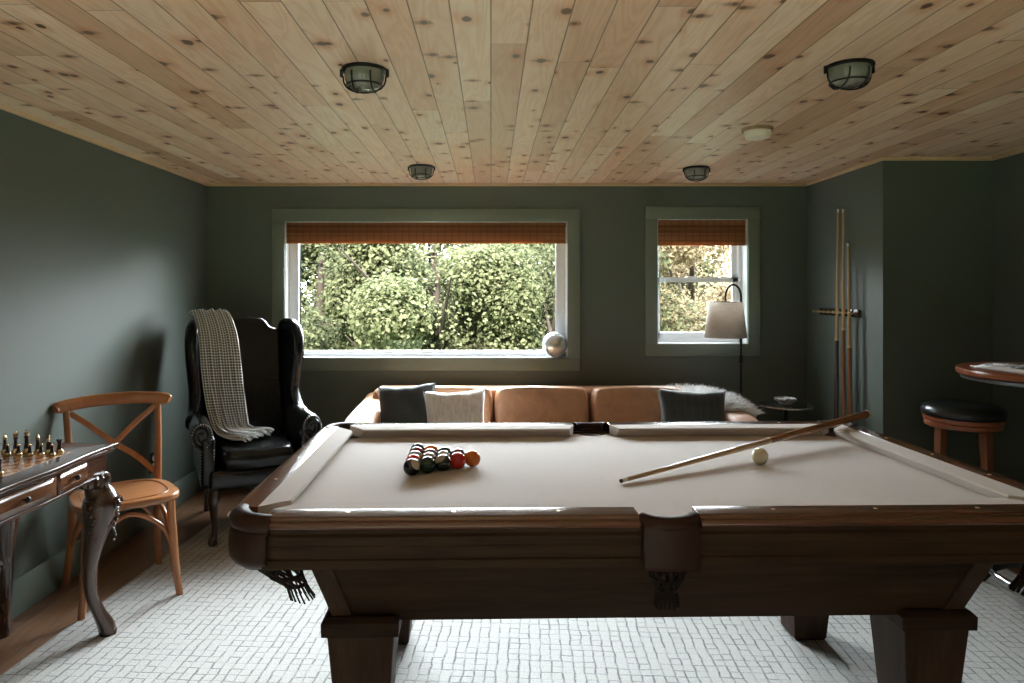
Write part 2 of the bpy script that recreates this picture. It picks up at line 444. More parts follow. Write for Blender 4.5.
def mk_boucle():
    b = NB('oatmeal_woven'); v = b.coord()
    n1 = b.noise(b.mapping(v, (1,1,.35)), 55, 3, .7); n2 = b.noise(v, 260, 2)
    f = b.m('ADD', b.m('MULTIPLY', n1, .7), b.m('MULTIPLY', n2, .3))
    cc = b.ramp(f, [(.36, (.66,.60,.56)), (.5, (.86,.81,.77)), (.66, (.94,.91,.88))])
    b.bsdf(cc, .95, 0, b.bump(f, .6, .004), sheen=.2); return b.mat
M['boucle'] = mk_boucle()
M['fur'] = mk_cloth('sheepskin', (.92,.91,.89), 120, var=.15)
def mk_paper():
    b = NB('magazine_page'); v = b.coord(); p = b.sep(v)
    n1 = b.noise(b.mapping(v, (1,1.4,1), loc=(3,1,0)), 14, 2, .4)
    pic = b.ramp(n1, [(.30, (.85,.87,.88)), (.42, (.22,.24,.25)), (.48, (.72,.74,.75)), (.54, (.12,.13,.14))], 'CONSTANT')
    inx = b.m('MULTIPLY', b.m('GREATER_THAN', p[0], -.165), b.m('GREATER_THAN', p[1], -.11))
    cc = b.mix(inx, (.92,.93,.93), pic)
    b.bsdf(cc, .7, spec=.15); return b.mat
M['paper'] = mk_paper()
M['page'] = simple('page_edges', (.72,.71,.68), .7)

# ------------------------------------------------------------------ room
ZC, ZF = 2.145, -.012
XL, XR, YB, YJ, XA, YFr = -2.03, 2.257, 4.93, 3.973, 2.89, -1.9
WT = .16
def W(px): return (px-VX)*YB/F
def WZ(py): return CH-(py-VY)*YB/F
def struct(name, mb, mat, parent=None, **k):
    o = mb.build(name, mat, parent, **k)
    if parent is None: o['kind'] = 'structure'
    return o
b1 = (W(285), W(567.3), WZ(358), WZ(221.5))     # big opening x0,x1,z0,z1
b2 = (W(657), W(747.3), WZ(344), WZ(219))
zb, zt = -.15, ZC+.1
mb = MB()
mb.box(XL-WT, b1[0], YB, YB+WT, zb, zt); mb.box(b1[1], b2[0], YB, YB+WT, zb, zt); mb.box(b2[1], XR+WT, YB, YB+WT, zb, zt)
for b_ in (b1, b2):
    mb.box(b_[0], b_[1], YB, YB+WT, zb, b_[2]); mb.box(b_[0], b_[1], YB, YB+WT, b_[3], zt)
struct('wall_back', mb, M['wall'], smooth=False)
struct('wall_left', MB().box(XL-WT, XL, YFr, YB+WT, zb, zt), M['wall'], smooth=False)
struct('wall_right', MB().box(XR, XA+WT, YJ, YB, zb, zt), M['wall'], smooth=False)
struct('wall_alcove', MB().box(XA, XA+WT, YFr, YJ, zb, zt), M['wall'], smooth=False)
# wall behind the camera with an added tall wide window feeding ceiling bounce light
f1 = (-1.90, .95, .05, 2.02)
mb = MB()
mb.box(XL-WT, f1[0], YFr-WT, YFr, zb, zt); mb.box(f1[1], XA+WT, YFr-WT, YFr, zb, zt)
for b_ in (f1,):
    mb.box(b_[0], b_[1], YFr-WT, YFr, zb, b_[2]); mb.box(b_[0], b_[1], YFr-WT, YFr, b_[3], zt)
struct('wall_front', mb, M['wall'], smooth=False)
struct('ceiling', MB().box(XL-WT, XA+WT, YFr-WT, YB+WT, ZC, ZC+.08), M['ceiling'], smooth=False)
struct('floor', MB().box(XL-WT, XA+WT, YFr-WT, YB+WT, ZF-.08, ZF), M['floor'], smooth=False)
# pine edge moulding under the ceiling
def mould(name, x0,x1,y0,y1, mat):
    struct(name, MB().box(x0,x1,y0,y1, ZC-.020, ZC+.001, .004), mat)
mould('trim_1', XL, XL+.018, YFr, YB, M['pine_trim'])
mould('trim_2', XL+.018, XR, YB-.018, YB, M['pine_trim_x'])
mould('trim_3', XR-.018, XR, YJ-.018, YB-.018, M['pine_trim'])
mould('trim_4', XR, XA-.018, YJ-.018, YJ, M['pine_trim_x'])
mould('trim_5', XA-.018, XA, YFr, YJ, M['pine_trim'])
def base(name, x0,x1,y0,y1):
    struct(name, MB().box(x0,x1,y0,y1, ZF, .150, .004), M['trim_paint'])
base('baseboard_left', XL, XL+.016, YFr, YB)
base('baseboard_back', XL+.016, XR-.016, YB-.016, YB)
base('baseboard_right', XR-.016, XR, YJ-.016, YB)
base('baseboard_alcove', XR, XA, YJ-.016, YJ)

def window(name, b_, y_in, sgn, cas, parts, frame=.055, glassx=None):
    x0,x1,z0,z1 = b_
    root = bpy.data.objects.new(name, None); col.objects.link(root); root['kind'] = 'structure'
    root.location = ((x0+x1)/2, y_in, z0)
    ox, oy, oz = root.location
    L = lambda a: a
    def bx(mb, a,b,c,d,e,f,bev=0): mb.box(a-ox,b-ox,min(c,d)-oy,max(c,d)-oy,e-oz,f-oz,bev)
    # casing boards around the opening
    if cas:
        w = cas
        mb = MB()
        bx(mb, x0-w,x1+w, y_in-sgn*.02,y_in, z1,z1+w,.003); bx(mb, x0-w,x1+w, y_in-sgn*.02,y_in, z0-w,z0,.003)
        bx(mb, x0-w,x0, y_in-sgn*.02,y_in, z0,z1,.003); bx(mb, x1,x1+w, y_in-sgn*.02,y_in, z0,z1,.003)
        mb.build('window_casing', M['trim_paint'], root)
    # reveal lining (white)
    ya, yb = y_in-sgn*.004, y_in+sgn*.085
    mb = MB()
    t = .006
    bx(mb, x0,x0+t, ya,yb, z0,z1); bx(mb, x1-t,x1, ya,yb, z0,z1); bx(mb, x0+t,x1-t, ya,yb, z0,z0+t); bx(mb, x0+t,x1-t, ya,yb, z1-t,z1)
    mb.build('window_reveal', M['white_vinyl'], root, smooth=False)
    yc, yd = y_in+sgn*.085, y_in+sgn*.15
    x0 += .003; x1 -= .003; z0 += .003; z1 -= .003
    mb = MB()
    if parts == 'fixed':
        fw = frame
        for (k, dd) in ((0,0),(.022,.018)):
            bx(mb, x0+k,x0+fw, yc+sgn*dd,yd, z0,z1,.003); bx(mb, x1-fw,x1-k, yc+sgn*dd,yd, z0,z1,.003)
            bx(mb, x0+k,x1-k, yc+sgn*dd,yd, z0,z0+(.040 if k else .026),.003); bx(mb, x0+k,x1-k, yc+sgn*dd,yd, z1-fw,z1-k,.003)
        mb.build('window_frame', M['white_vinyl'], root)
        g = MB(); bx(g, x0+fw-.005,x1-fw+.005, y_in+sgn*.125,y_in+sgn*.130, z0+.035,z1-fw+.005); g.build('pane', M['glass'], root, smooth=False)
    else:
        fw = .03; fl_ = .014
        bx(mb, x0,x0+fl_, yc,yd+.01*sgn, z0,z1); bx(mb, x1-fw,x1, yc,yd+.01*sgn, z0,z1)
        bx(mb, x0,x1, yc,yd+.01*sgn, z0,z0+.03); bx(mb, x0,x1, yc,yd+.01*sgn, z1-fw,z1)
        mb.build('window_frame', M['white_vinyl'], root)
        zm = WZ(279.5) if sgn > 0 else (z0+z1)/2
        for nm, za, zc_, yy in (('lower_sash', z0+.03, zm+.018, yc+sgn*.006), ('upper_sash', zm-.018, z1-fw, yc+sgn*.036)):
            s_ = MB(); sw = .040
            y2 = yy+sgn*.026
            bx(s_, x0+fl_,x0+fl_+.026, yy,y2, za,zc_); bx(s_, x1-fw-sw,x1-fw, yy,y2, za,zc_)
            bx(s_, x0+fl_,x1-fw, yy,y2, za,za+(.045 if nm[0]=='l' else .034)); bx(s_, x0+fl_,x1-fw, yy,y2, zc_-.034,zc_)
            so = s_.build(nm, M['white_vinyl'], root)
            g = MB(); bx(g, x0+fl_+.022,x1-fw-sw+.004, yy+sgn*.011,yy+sgn*.015, za+.03,zc_-.03); g.build('pane', M['glass'], so, smooth=False)
        if sgn > 0:
            q = MB(); cx = (x0+x1)/2-.05
            bx(q, cx-.035,cx+.035, yc-.008,yc+.006, zm+.016,zm+.026); q.build('sash_lock', M['white_vinyl'], root)
    return root
window('window_1', b1, YB, 1, .088, 'fixed', .070)
window('window_2', b2, YB, 1, .086, 'sash')
window('added_fill_window', f1, YFr, -1, .045, 'fixed', .06)  # unseen window, added to let in sun as fill

def blind(name_label, b_, zbot, pxr):
    x0,x1,z0,z1 = b_
    t = thing('roman_blind', name_label, 'blind', ((x0+x1)/2, YB+.035, z1-.006))
    h = z1-.006-zbot; w = (x1-x0)/2-.008
    mb = MB()
    # stack of folded layers, front one tallest
    for k in range(4):
        mb.box(-w, w, -.030+k*.013, -.022+k*.013, -h+.010+k*.012, -.001-.001*k, .002)
    mb.build('folded_shade', M['bamboo'], t)
    mb = MB(); mb.box(-w-.001, w+.001, -.034, -.018, -h, -h+.014, .004); mb.build('bottom_bar', M['bamboo'], t)
    mb = MB(); mb.box(-w, w, -.018, .03, -.028, 0, .002); mb.build('head_rail', M['bamboo'], t)
    for s in (1,):
        mb = MB(); mb.tube([(s*(w-.004), -.038, -.03), (s*(w-.004), -.040, -h*.6), (s*(w-.004), -.038, -h+.004)], 6, .0025); mb.build('cord', M['page'], t)
    return t
blind('woven brown bamboo blind folded up at the top of the wide picture window', b1, WZ(243.5), 0)
blind('small woven brown bamboo blind folded up over the narrow sash window behind the floor lamp', b2, WZ(245.5), 0)

# mirrored globe on the sill
c = P(554.5, 344, 4.945)
rg = .089
zs = b1[2]+.006
g = thing('glass_globe', 'silvery mirrored glass ball resting on the right end of the wide window sill', 'ball', (c.x, YB+.012, zs))
mb = MB(); mb.ball((0,0,rg), rg, 40); mb.build('sphere', simple('mirrored_glass', (.72,.78,.80), .15, .55, .08), g, sub=0)
mb = MB(); mb.lathe([(.0,-.004),(.028,-.004),(.030,.004),(.018,.010),(0,.010)], 20, M=Matrix.Translation((0,-rg*.98,rg))@Matrix.Rotation(R(90),4,'X')); mb.build('cap', M['nail'], g)

# wall outlet
po = P(155.5, 462, 1)
oy = F*(-XL)/(VX-152.5)
o = thing('wall_outlet', 'dark metal electrical outlet plate low on the left green wall', 'outlet', (XL, oy, CH-(462-VY)*oy/F-.06))
MB().box(0,.006,-.037,.037,0,.12,.002).build('cover_plate', M['dark_metal'], o)
for z in (.038,.083):
    q = MB(); q.lathe([(.0,0),(.0165,0),(.0165,.004),(0,.004)], 20, M=Matrix.Translation((.006,0,z))@Matrix.Rotation(R(90),4,'Y')); q.build('socket', M['ceramic'], o)

# ------------------------------------------------------------------ ceiling lamps
def make_bulkhead():
    t = thing('bulkhead_light', 'x', 'ceiling light')
    mb = MB(); mb.lathe([(0,0),(.082,0),(.085,-.003),(.085,-.009),(.080,-.012),(0,-.012)][::-1], 40); mb.build('housing', M['dark_metal'], t)
    b = NB('ribbed_lamp_glass'); v = b.coord(); s = b.sep(v)
    rib = b.m('SINE', b.m('MULTIPLY', s[0], 520))
    p = b.bsdf((.26,.27,.25), .18, 0, b.bump(rib, .35, .002), coat=.5, trans=.0)
    tr = b.n('ShaderNodeBsdfTransparent'); mx = b.n('ShaderNodeMixShader'); mx.inputs[0].default_value = .25
    b.link(p.outputs[0], mx.inputs[1]); b.link(tr.outputs[0], mx.inputs[2]); b.link(mx.outputs[0], b.out.inputs[0])
    prof = [(.074,-.010)] + [(.074*math.cos(a)**.6 if a < PI/2-.01 else 0.0, -.024-.056*math.sin(a)) for a in [PI/2*k/9 for k in range(10)]]
    mb = MB(); mb.lathe(prof, 40); mb.build('glass_dome', b.mat, t)
    mb = MB(); mb.ball((0,0,-.045), .022, 14, (1,1,1.3)); mb.build('bulb', M['ceramic'], t)
    mb = MB()
    def arc(off, ax):
        pts = []
        rr = math.sqrt(.080**2-off**2)
        for k in range(17):
            a = PI*k/16
            h = -.026-(.063*(rr/.080))*math.sin(a)**.7
            q = rr*math.cos(a)
            pts.append((q, off, h) if ax == 'x' else (off, q, h))
        mb.tube(pts, 8, .0032)
    arc(0, 'x')
    for off in (-.034,.034): arc(off, 'y')
    mb.tube([(.066*math.cos(2*PI*k/32), .066*math.sin(2*PI*k/32), -.063) for k in range(32)], 8, .0034, closed=True)
    for s in (-1,1):
        mb.box(s*.086-.005, s*.086+.005, -.008,.008, -.030,-.002, .002)
    mb.build('wire_cage', M['dark_metal'], t)
    return t
lab = ['round caged bulkhead light on the pine ceiling, upper left and largest on the left side',
       'round caged bulkhead light on the pine ceiling at upper right, nearest the right wall',
       'small caged bulkhead light on the ceiling just above the wide picture window',
       'small caged bulkhead light on the ceiling beside the narrow sash window']
spots = [(-.440,2.40,0),(1.225,2.36,0),(-.428,4.25,0),(1.280,4.30,0)]
bh = make_bulkhead()
for i, s in enumerate(spots):
    o = bh if i == 0 else copy_tree(bh)
    o.location = (s[0], s[1], ZC); o.scale = (.93,)*3; o['label'] = lab[i]; o['group'] = 'caged lights on the plank ceiling'
sd = thing('smoke_detector', 'round cream smoke detector on the pine ceiling between the two right lights', 'smoke detector', (1.262,3.27,ZC))
cream = simple('aged_cream_plastic', (.82,.78,.68), .4, var=.03)
MB().lathe([(0,-.014),(.070,-.014),(.072,0),(0,0)], 36).build('mounting_plate', simple('tan_plate', (.34,.24,.15), .6), sd)
MB().lathe([(0,-.052),(.035,-.052),(.055,-.044),(.062,-.028),(.062,-.012),(0,-.012)], 36).build('cover', cream, sd)

# ------------------------------------------------------------------ rug
rug = MB().box(-2.13,2.13,-2.7,2.7,0,.012,.005).build('area_rug', M['rug'])  # unseen length behind the camera added to bounce light up to the ceiling
RR = R(-3.2)
ax, ay = -1.66, 4.17      # far left corner
cx = ax+2.13*math.cos(RR)+2.7*math.sin(RR); cy = ay+2.13*math.sin(RR)-2.7*math.cos(RR)
rug.location = (cx, cy, ZF); rug.rotation_euler = (0,0,RR)
tag(rug, 'large off-white woven rug with a broken dark grid under the pool table', 'rug')

# ------------------------------------------------------------------ pool table
PT = thing('pool_table', 'dark wooden pool table with taupe cloth and leather pockets in the middle of the room', 'pool table', (.443,2.395,0), R(1.3))
HL, HW = 1.15, .64
def arcp(cx, cy, r, a0, a1, n):
    return [(cx+r*math.cos(R(a0+(a1-a0)*k/n)), cy+r*math.sin(R(a0+(a1-a0)*k/n))) for k in range(n+1)]
# bed with pocket cut-outs
bx_, by_ = 1.06, .565
out = []
r0 = .066
for (sx, sy, a0) in ((-1,-1,0),(1,-1,90),(1,1,180),(-1,1,270)):
    # concave quarter around each corner
    pc = (sx*1.045, sy*.55)
    st = {(-1,-1):(100,-10),(1,-1):(190,80),(1,1):(280,170),(-1,1):(370,260)}[(sx,sy)]
    out += arcp(pc[0], pc[1], r0, st[0], st[1], 10)
    if sy < 0 and sx < 0:
        out += arcp(0, -.575, .058, 170, 10, 10)
    if sy > 0 and sx > 0:
        out += arcp(0, .575, .058, -10, -170, 10)
MB().prism(out, 'z', .735, .762).build('playing_surface', M['felt'], PT, angle=30)
def sweep_seg(prof, along, a0, a1, outer, sgn, e0=None, e1=None):
    """prof (d,z): d = distance inward from outer face; e0/e1 functions d->shift of each end"""
    mb = MB(); bm = mb.bm
    rings = []
    for a, e in ((a0,e0),(a1,e1)):
        ring = []
        for d, z in prof:
            aa = a+(e(d) if e else 0)
            q = sgn*(outer-d)
            ring.append(bm.verts.new((aa, q, z) if along == 'x' else (q, aa, z)))
        rings.append(ring)
    n = len(prof)
    for i in range(n):
        bm.faces.new((rings[0][i], rings[0][(i+1)%n], rings[1][(i+1)%n], rings[1][i]))
    bm.faces.new(rings[0]); bm.faces.new(rings[1][::-1])
    return mb
prail = [(.004,.768),(-.003,.772),(-.006,.779),(-.003,.786),(.003,.790),(.008,.791),(.012,.799),(.018,.801),(.076,.801),(.076,.758),(.03,.758),(.03,.766)]
papron = [(.012,.766),(.012,.757),(.006,.750),(.006,.730),(.010,.724),(.013,.700),(.012,.694),(.007,.690),(.005,.674),(.009,.667),(.06,.667),(.06,.766)]
pcush = [(.0755,.8005),(.125,.7990),(.144,.797),(.1475,.792),(.1465,.786),(.128,.7625),(.0755,.7625)]
segs = []
for sy in (-1,1):
    for (a0, a1) in ((-1.03,-.078),(.078,1.03)):
        segs.append(('x', a0, a1, HW, sy))
for sx in (-1,1):
    segs.append(('y', -.540,.540, HL, sx))
for (al, a0, a1, outer, sg) in segs:
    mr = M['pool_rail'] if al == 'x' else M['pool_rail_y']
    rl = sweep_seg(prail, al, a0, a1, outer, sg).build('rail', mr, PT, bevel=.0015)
    # cushion, ends cut back towards the nose
    k0 = .95 if (al == 'y' or a0 < -1) else .35
    k1 = .95 if (al == 'y' or a1 > 1) else .35
    sweep_seg(pcush, al, a0, a1, outer, sg, lambda d: (d-.0755)*k0, lambda d: -(d-.0755)*k1).build('cushion', M['felt'], PT, angle=30)
    for k in range(3):
        t_ = a0+(a1-a0)*(k+.75)/3.5 if al == 'x' else (-.27, 0, .27)[k]
        q = sg*(outer-.046)
        lc = (t_, q, .8012) if al == 'x' else (q, t_, .8012)
        MB().lathe([(0,0),(.0055,0),(.0055,.0006),(0,.0006)], 16, c=lc).build('sight', M['sight'], rl)
for sy in (-1,1):
    sweep_seg(papron, 'x', -1.035, 1.035, HW, sy).build('apron', M['pool_wood'], PT, angle=25)
for sx in (-1,1):
    sweep_seg(papron, 'y', -.540, .540, HL, sx).build('apron', M['pool_wood_y'], PT, angle=25)
# pockets
def pocket(kind, sx, sy):
    mb = MB()
    if kind == 'corner':
        c0 = (sx*1.03, sy*.535)
        aA, aB = (270,180) if (sx<0 and sy<0) else (270,360) if (sx>0 and sy<0) else (90,180) if (sx<0) else (90,0)
        cen = arcp(c0[0], c0[1], .086, aA, aB, 14)
        dA = (-sx*.012, 0); dB = (0, -sy*.012)
        path = [(cen[0][0]+dA[0], cen[0][1], .779)] + [(p[0], p[1], .779+.003*math.sin(PI*i/14)) for i,p in enumerate(cen)] + [(cen[-1][0], cen[-1][1]+dB[1], .779)]
        mb.tube(path, 14, .0265, flat=.82, up=(0,0,1))
        # leather shield: from the rim down, curling under
        def sh(u, v):
            a = R(aA+(aB-aA)*(-.06+1.12*u))
            bulge = math.sin(PI*u)
            zz = .765-(.092+.010*bulge)*v
            rr = .107+.006*math.sin(PI*min(1,v*1.05)) - .030*max(0,v-.8)/.2*.8
            return (c0[0]+rr*math.cos(a), c0[1]+rr*math.sin(a), zz)
        g = mb.grid(sh, 18, 12)
        rim_c = c0; net_c = ((1.070 if sx > 0 else -1.025), sy*.56); lean = (-sx*.050, -sy*.02)
        lin_c = (sx*1.035, sy*.54); lr = .066
    else:
        c0 = (0, sy*.575)
        a0, a1 = (180+20, 360-20) if sy < 0 else (160, 20)
        cen = arcp(0, sy*.605, .072, a0, a1, 14)
        cen = [(p[0]*1.02, sy*(.598+(abs(p[1])-.598)*.50)) for p in cen]
        path = [(p[0], p[1], .782-.006*math.sin(PI*i/14)) for i,p in enumerate(cen)]
        mb.tube(path, 12, .020, flat=.85, up=(0,0,1))
        def sh(u, v):
            w = .070+.003*v
            x = -w+2*w*u
            y = sy*(.646+.008*math.cos((u-.5)*PI)+.002*v)
            return (x, y, .783-.118*v)
        g = mb.grid(sh, 16, 10)
        net_c = (0, sy*.60); lean = (0, sy*.0)
        lin_c = (0, sy*.590); lr = .060
    o = mb.build('pocket', M['pocket_leather'], PT, angle=60, solid=.008)
    if kind == 'side':
        # back and sides of the block give the shield its depth
        q = MB(); q.box(-.072,.072, min(sy*.60,sy*.652), max(sy*.60,sy*.652), .668,.775,.003); q.build('shield_block', M['pocket_leather'], o)
    # inner liner
    q = MB(); prof = [(lr,.762),(lr*1.02,.72),(lr*.8,.668),(lr*.5,.66),(0,.658)]
    q.lathe(prof, 24, c=(lin_c[0],lin_c[1],0)); q.build('liner', M['liner'], o)
    # basket of leather straps with fringe
    q = MB()
    rt, rb_, zt_, zb_ = .052, .026, (.662 if kind == 'corner' else .668), (.596 if kind == 'corner' else .600)
    n = 10
    for k in range(n):
        for dirn in (-1,1):
            pts = []
            for j in range(7):
                v = j/6; a = 2*PI*(k+dirn*v*1.2)/n; rr = rt+(rb_-rt)*v**1.3
                pts.append((net_c[0]+lean[0]*v+rr*math.cos(a), net_c[1]+lean[1]*v+rr*math.sin(a), zt_+(zb_-zt_)*v))
            q.tube(pts, 5, .0034)
    for v in (0, .55, 1):
        rr = rt+(rb_-rt)*v**1.3
        q.tube([(net_c[0]+lean[0]*v+rr*math.cos(2*PI*k/18), net_c[1]+lean[1]*v+rr*math.sin(2*PI*k/18), zt_+(zb_-zt_)*v) for k in range(18)], 6, .005, closed=True)
    q.build('net', M['pocket_fringe'], o)
    q = MB()
    for k in range(16):
        a = 2*PI*k/16; h = .040+.008*random.random()
        x = net_c[0]+lean[0]+.024*math.cos(a); y = net_c[1]+lean[1]+.024*math.sin(a)
        x2 = x+lean[0]*.35+.007*math.cos(a); y2 = y+lean[1]*.5+.007*math.sin(a)
        q.tube([(x,y,zb_+.004), ((x+x2)/2,(y+y2)/2,zb_-h*.5), (x2,y2,zb_-h)], 5, .0042, flat=.5)
    q.build('fringe', M['pocket_fringe'], o)
for sx in (-1,1):
    for sy in (-1,1): pocket('corner', sx, sy)
for sy in (-1,1): pocket('side', 0, sy)
# cabinet (sloping body) + corner posts
zt1, zb1 = .660, .440
cab_t = (.945,.515); cab_b = (.885,.425)
def rect(hx, hy, z): return [(-hx,-hy,z),(hx,-hy,z),(hx,hy,z),(-hx,hy,z)]
MB().hexa(rect(cab_b[0],cab_b[1],zb1), rect(cab_t[0],cab_t[1],zt1)).build('cabinet', M['pool_wood'], PT, smooth=False, bevel=.002)
MB().box(-.93,.93,-.53,.53,.655,.736).build('slate_frame', M['pool_wood'], PT, smooth=False)
for sx in (-1,1):
    for sy in (-1,1):
        e = .008; w = .050
        def q(h, z, hx, hy):
            xs = sorted((sx*(hx-w), sx*(hx+e))); ys = sorted((sy*(hy-w), sy*(hy+e)))
            return [(xs[0],ys[0],z),(xs[1],ys[0],z),(xs[1],ys[1],z),(xs[0],ys[1],z)]
        MB().hexa(q(0,zb1-.002,*cab_b), q(0,zt1-.002,*cab_t)).build('corner_post', M['pool_wood_z'], PT, smooth=False, bevel=.004)
# legs
LX, LY = .818, .355
for sx in (-1,1):
    for sy in (-1,1):
        cx_, cy_ = sx*LX, sy*LY
        mb = MB()
        sq = lambda h, z: [(cx_-h,cy_-h,z),(cx_+h,cy_-h,z),(cx_+h,cy_+h,z),(cx_-h,cy_+h,z)]
        mb.hexa(sq(.063,.010), sq(.094,.412))
        mb.hexa(sq(.055,.0), sq(.062,.012))
        o = mb.build('leg', M['pool_wood_z'], PT, smooth=False, bevel=.004)
        q = MB(); q.hexa(sq(.1075,.410), sq(.1085,.450)); q.hexa(sq(.1085,.449), sq(.094,.463)); q.build('leg_capital', M['pool_wood'], o, smooth=False, bevel=.003)

# balls
def ballmat(name, c, stripe):
    b = NB(name); v = b.coord(); s = b.sep(v)
    if stripe:
        f = b.m('LESS_THAN', b.m('ABSOLUTE', s[2]), .0192)
        cc = b.mix(f, (.44,.40,.30), c)
    else: cc = b.mix(0.0, c, c)
    # number disc without a number: pale round spot
    dx = b.m('SUBTRACT', s[0], .0286); d = b.m('SQRT', b.m('ADD', b.m('POWER', dx, 2), b.m('ADD', b.m('POWER', s[1], 2), b.m('POWER', s[2], 2))))
    cc = b.mix(b.m('LESS_THAN', d, .0085), cc, (.66,.62,.52))
    b.bsdf(cc, .14, 0, coat=.25); return b.mat
BR = .0286
dk = (.012,.014,.014); grn = (.010,.035,.022); red = (.52,.020,.010); org = (.58,.13,.012); mar = (.12,.014,.012); brn=(.22,.07,.02)
A0 = Vector((-.262, 2.283)); a1_ = R(31); a2_ = R(91)
e1 = Vector((math.cos(a1_), math.sin(a1_))); e2 = Vector((math.cos(a2_), math.sin(a2_)))
cols = [  # [column][row front->back] (name, colour, stripe, rot)
 [('black', dk, 1, (22,50,0),'black and cream striped'), ('r', red, 1, (90,0,20),'red striped'), ('o', org, 1, (8,0,30),'cream-topped orange striped'), ('m', mar, 1, (90,0,-20),'maroon striped'), ('g', dk, 0, (0,0,0),'plain black')],
 [('green', grn, 0, (0,0,40),'dark green solid'), ('w', grn, 1, (5,10,0),'cream-topped green striped'), ('b', brn, 1, (80,0,10),'brown striped'), ('o2', org, 0, (0,0,0),'deep orange')],
 [('dark', dk, 1, (22,-30,0),'dark ball with cream band'), ('d2', dk, 1, (50,0,0),'dark navy striped'), ('g2', grn, 0, (0,0,10),'bottle green')],
 [('red', red, 0, (0,0,150),'bright red solid'), ('mr', mar, 0, (0,0,0),'dark maroon solid')],
 [('orange', org, 0, (0,0,160),'bright orange solid')]]
where = ['at the left corner of the front row','in the leftmost column, second from the front','in the leftmost column, third from the front','in the leftmost column, fourth from the front','at the far back corner',
  'second along the front row','in the second column behind the green ball','in the second column, third from the front','at the back of the second column',
  'in the middle of the front row','in the middle column, second from the front','at the back of the middle column',
  'fourth along the front row','just behind the bright red ball','at the right tip']
k = 0
for i, cl in enumerate(cols):
    for j, (nm, c, st, rt_, ds) in enumerate(cl):
        p = A0+e1*(i*2*BR*1.004)+e2*(j*2*BR*1.004)
        mb = MB(); mb.ball((0,0,0), BR, 32)
        o = mb.build('billiard_ball', ballmat('ball_'+nm, c, st), None, loc=(p.x,p.y,.762+BR), rot=tuple(R(x) for x in rt_))
        dd = ds if 'ball' in ds else ds+' ball'
        tag(o, f'{dd} {where[k]} of the rack', 'ball', 'racked balls on the pool table'); k += 1
cb = MB().ball((0,0,0), BR, 36).build('cue_ball', simple('cue_ball_ivory', (.66,.60,.44), .1, coat=.5, var=.04), None, loc=(.949,2.436,.762+BR))
tag(cb, 'single ivory cue ball below the resting cue on the cloth', 'ball')

# cue on the table
def make_cue(name, label, p0, p1, shaft=.5, dark=False, rb=.0165, group=None, rt=.0062):
    """p0 tip, p1 butt end"""
    L_ = (p1-p0).length
    t = thing(name, label, 'cue', tuple(p1)); tag(t, group=group)
    d = (p0-p1).normalized()
    t.rotation_mode = 'QUATERNION'; t.rotation_quaternion = Vector((1,0,0)).rotation_difference(d)
    rad = lambda s: rb+(rt-rb)*(s/L_)
    js = L_*(1-shaft)
    def seg(nm, a, b_, m, n=10, k=1.0, par=t):
        mb = MB(); mb.tube([(a+(b_-a)*i/6,0,0,rad(a+(b_-a)*i/6)*k) for i in range(7)], 18); return mb.build(nm, m, par)
    bt = seg('butt', .018, js, M['cue_dark'] if dark else M['cue_butt'])
    mb = MB(); mb.tube([(0,0,0,rb*.8),(.003,0,0,rb*1.0),(.018,0,0,rb*1.02)], 18); mb.build('butt_cap', M['cue_white'] if not dark else M['black_plastic'], bt)
    seg('joint', js, js+.016, M['brass'], k=1.02); seg('shaft', js+.016, L_-.028, M['cue_wood'])
    seg('ferrule', L_-.028, L_-.006, M['cue_white']); seg('tip', L_-.006, L_, M['cue_tip'])
    return t
tip = Vector((.411, 2.188, .7705)); butt = Vector((1.665, 3.045, .833))
make_cue('pool_cue', 'wooden pool cue lying across the pool table with its butt over the far right corner', tip, butt, .52)

# ------------------------------------------------------------------ wall cues and rack
rk = thing('cue_rack', 'dark wooden cue holder fixed to the right green wall', 'cue rack', (XR, 4.46, 0))
mb = MB(); mb.box(-.016,0, -.25,.25, 1.215,1.262,.004)
mb.build('upper_rail', M['cue_dark'], rk)
for k in range(8):
    y = -.24+k*.068
    if k in (1,): pass
    q = MB(); q.tube([(-.016,y,1.238),(-.040,y,1.238),(-.056,y+.006,1.240)], 8, .0055); q.ball((-.058,y+.006,1.240), .009, 10); q.build('clip', M['brass'], rk)
mb = MB(); mb.box(-.085,0, -.27,.27, .40,.425,.005); mb.box(-.016,0,-.27,.27,.425,.50,.003); mb.box(-.085,-.078,-.27,.27,.425,.437,.002)
mb.build('lower_shelf', M['cue_dark'], rk)
xw = XR-.055
for (pt, pb_, ytop, dk_, la) in ((838,835.5,208,True,'dark-butted cue at the left of the three standing in the wall rack'),
        (843,843.2,208,False,'tall cue in the middle of the three standing in the wall rack'),
        (848,850.3,242,False,'shortest cue, at the right of the three standing in the wall rack')):
    y1 = F*xw/(pt-VX); y0 = F*(XR-.055)/(pb_-VX)
    z1 = CH-(ytop-VY)*y1/F
    make_cue('pool_cue', la, Vector((xw,y1,z1)), Vector((xw+.004,y0,.4255)), .52 if not dk_ else .57, dk_, .0145, 'cues standing in the wall rack')

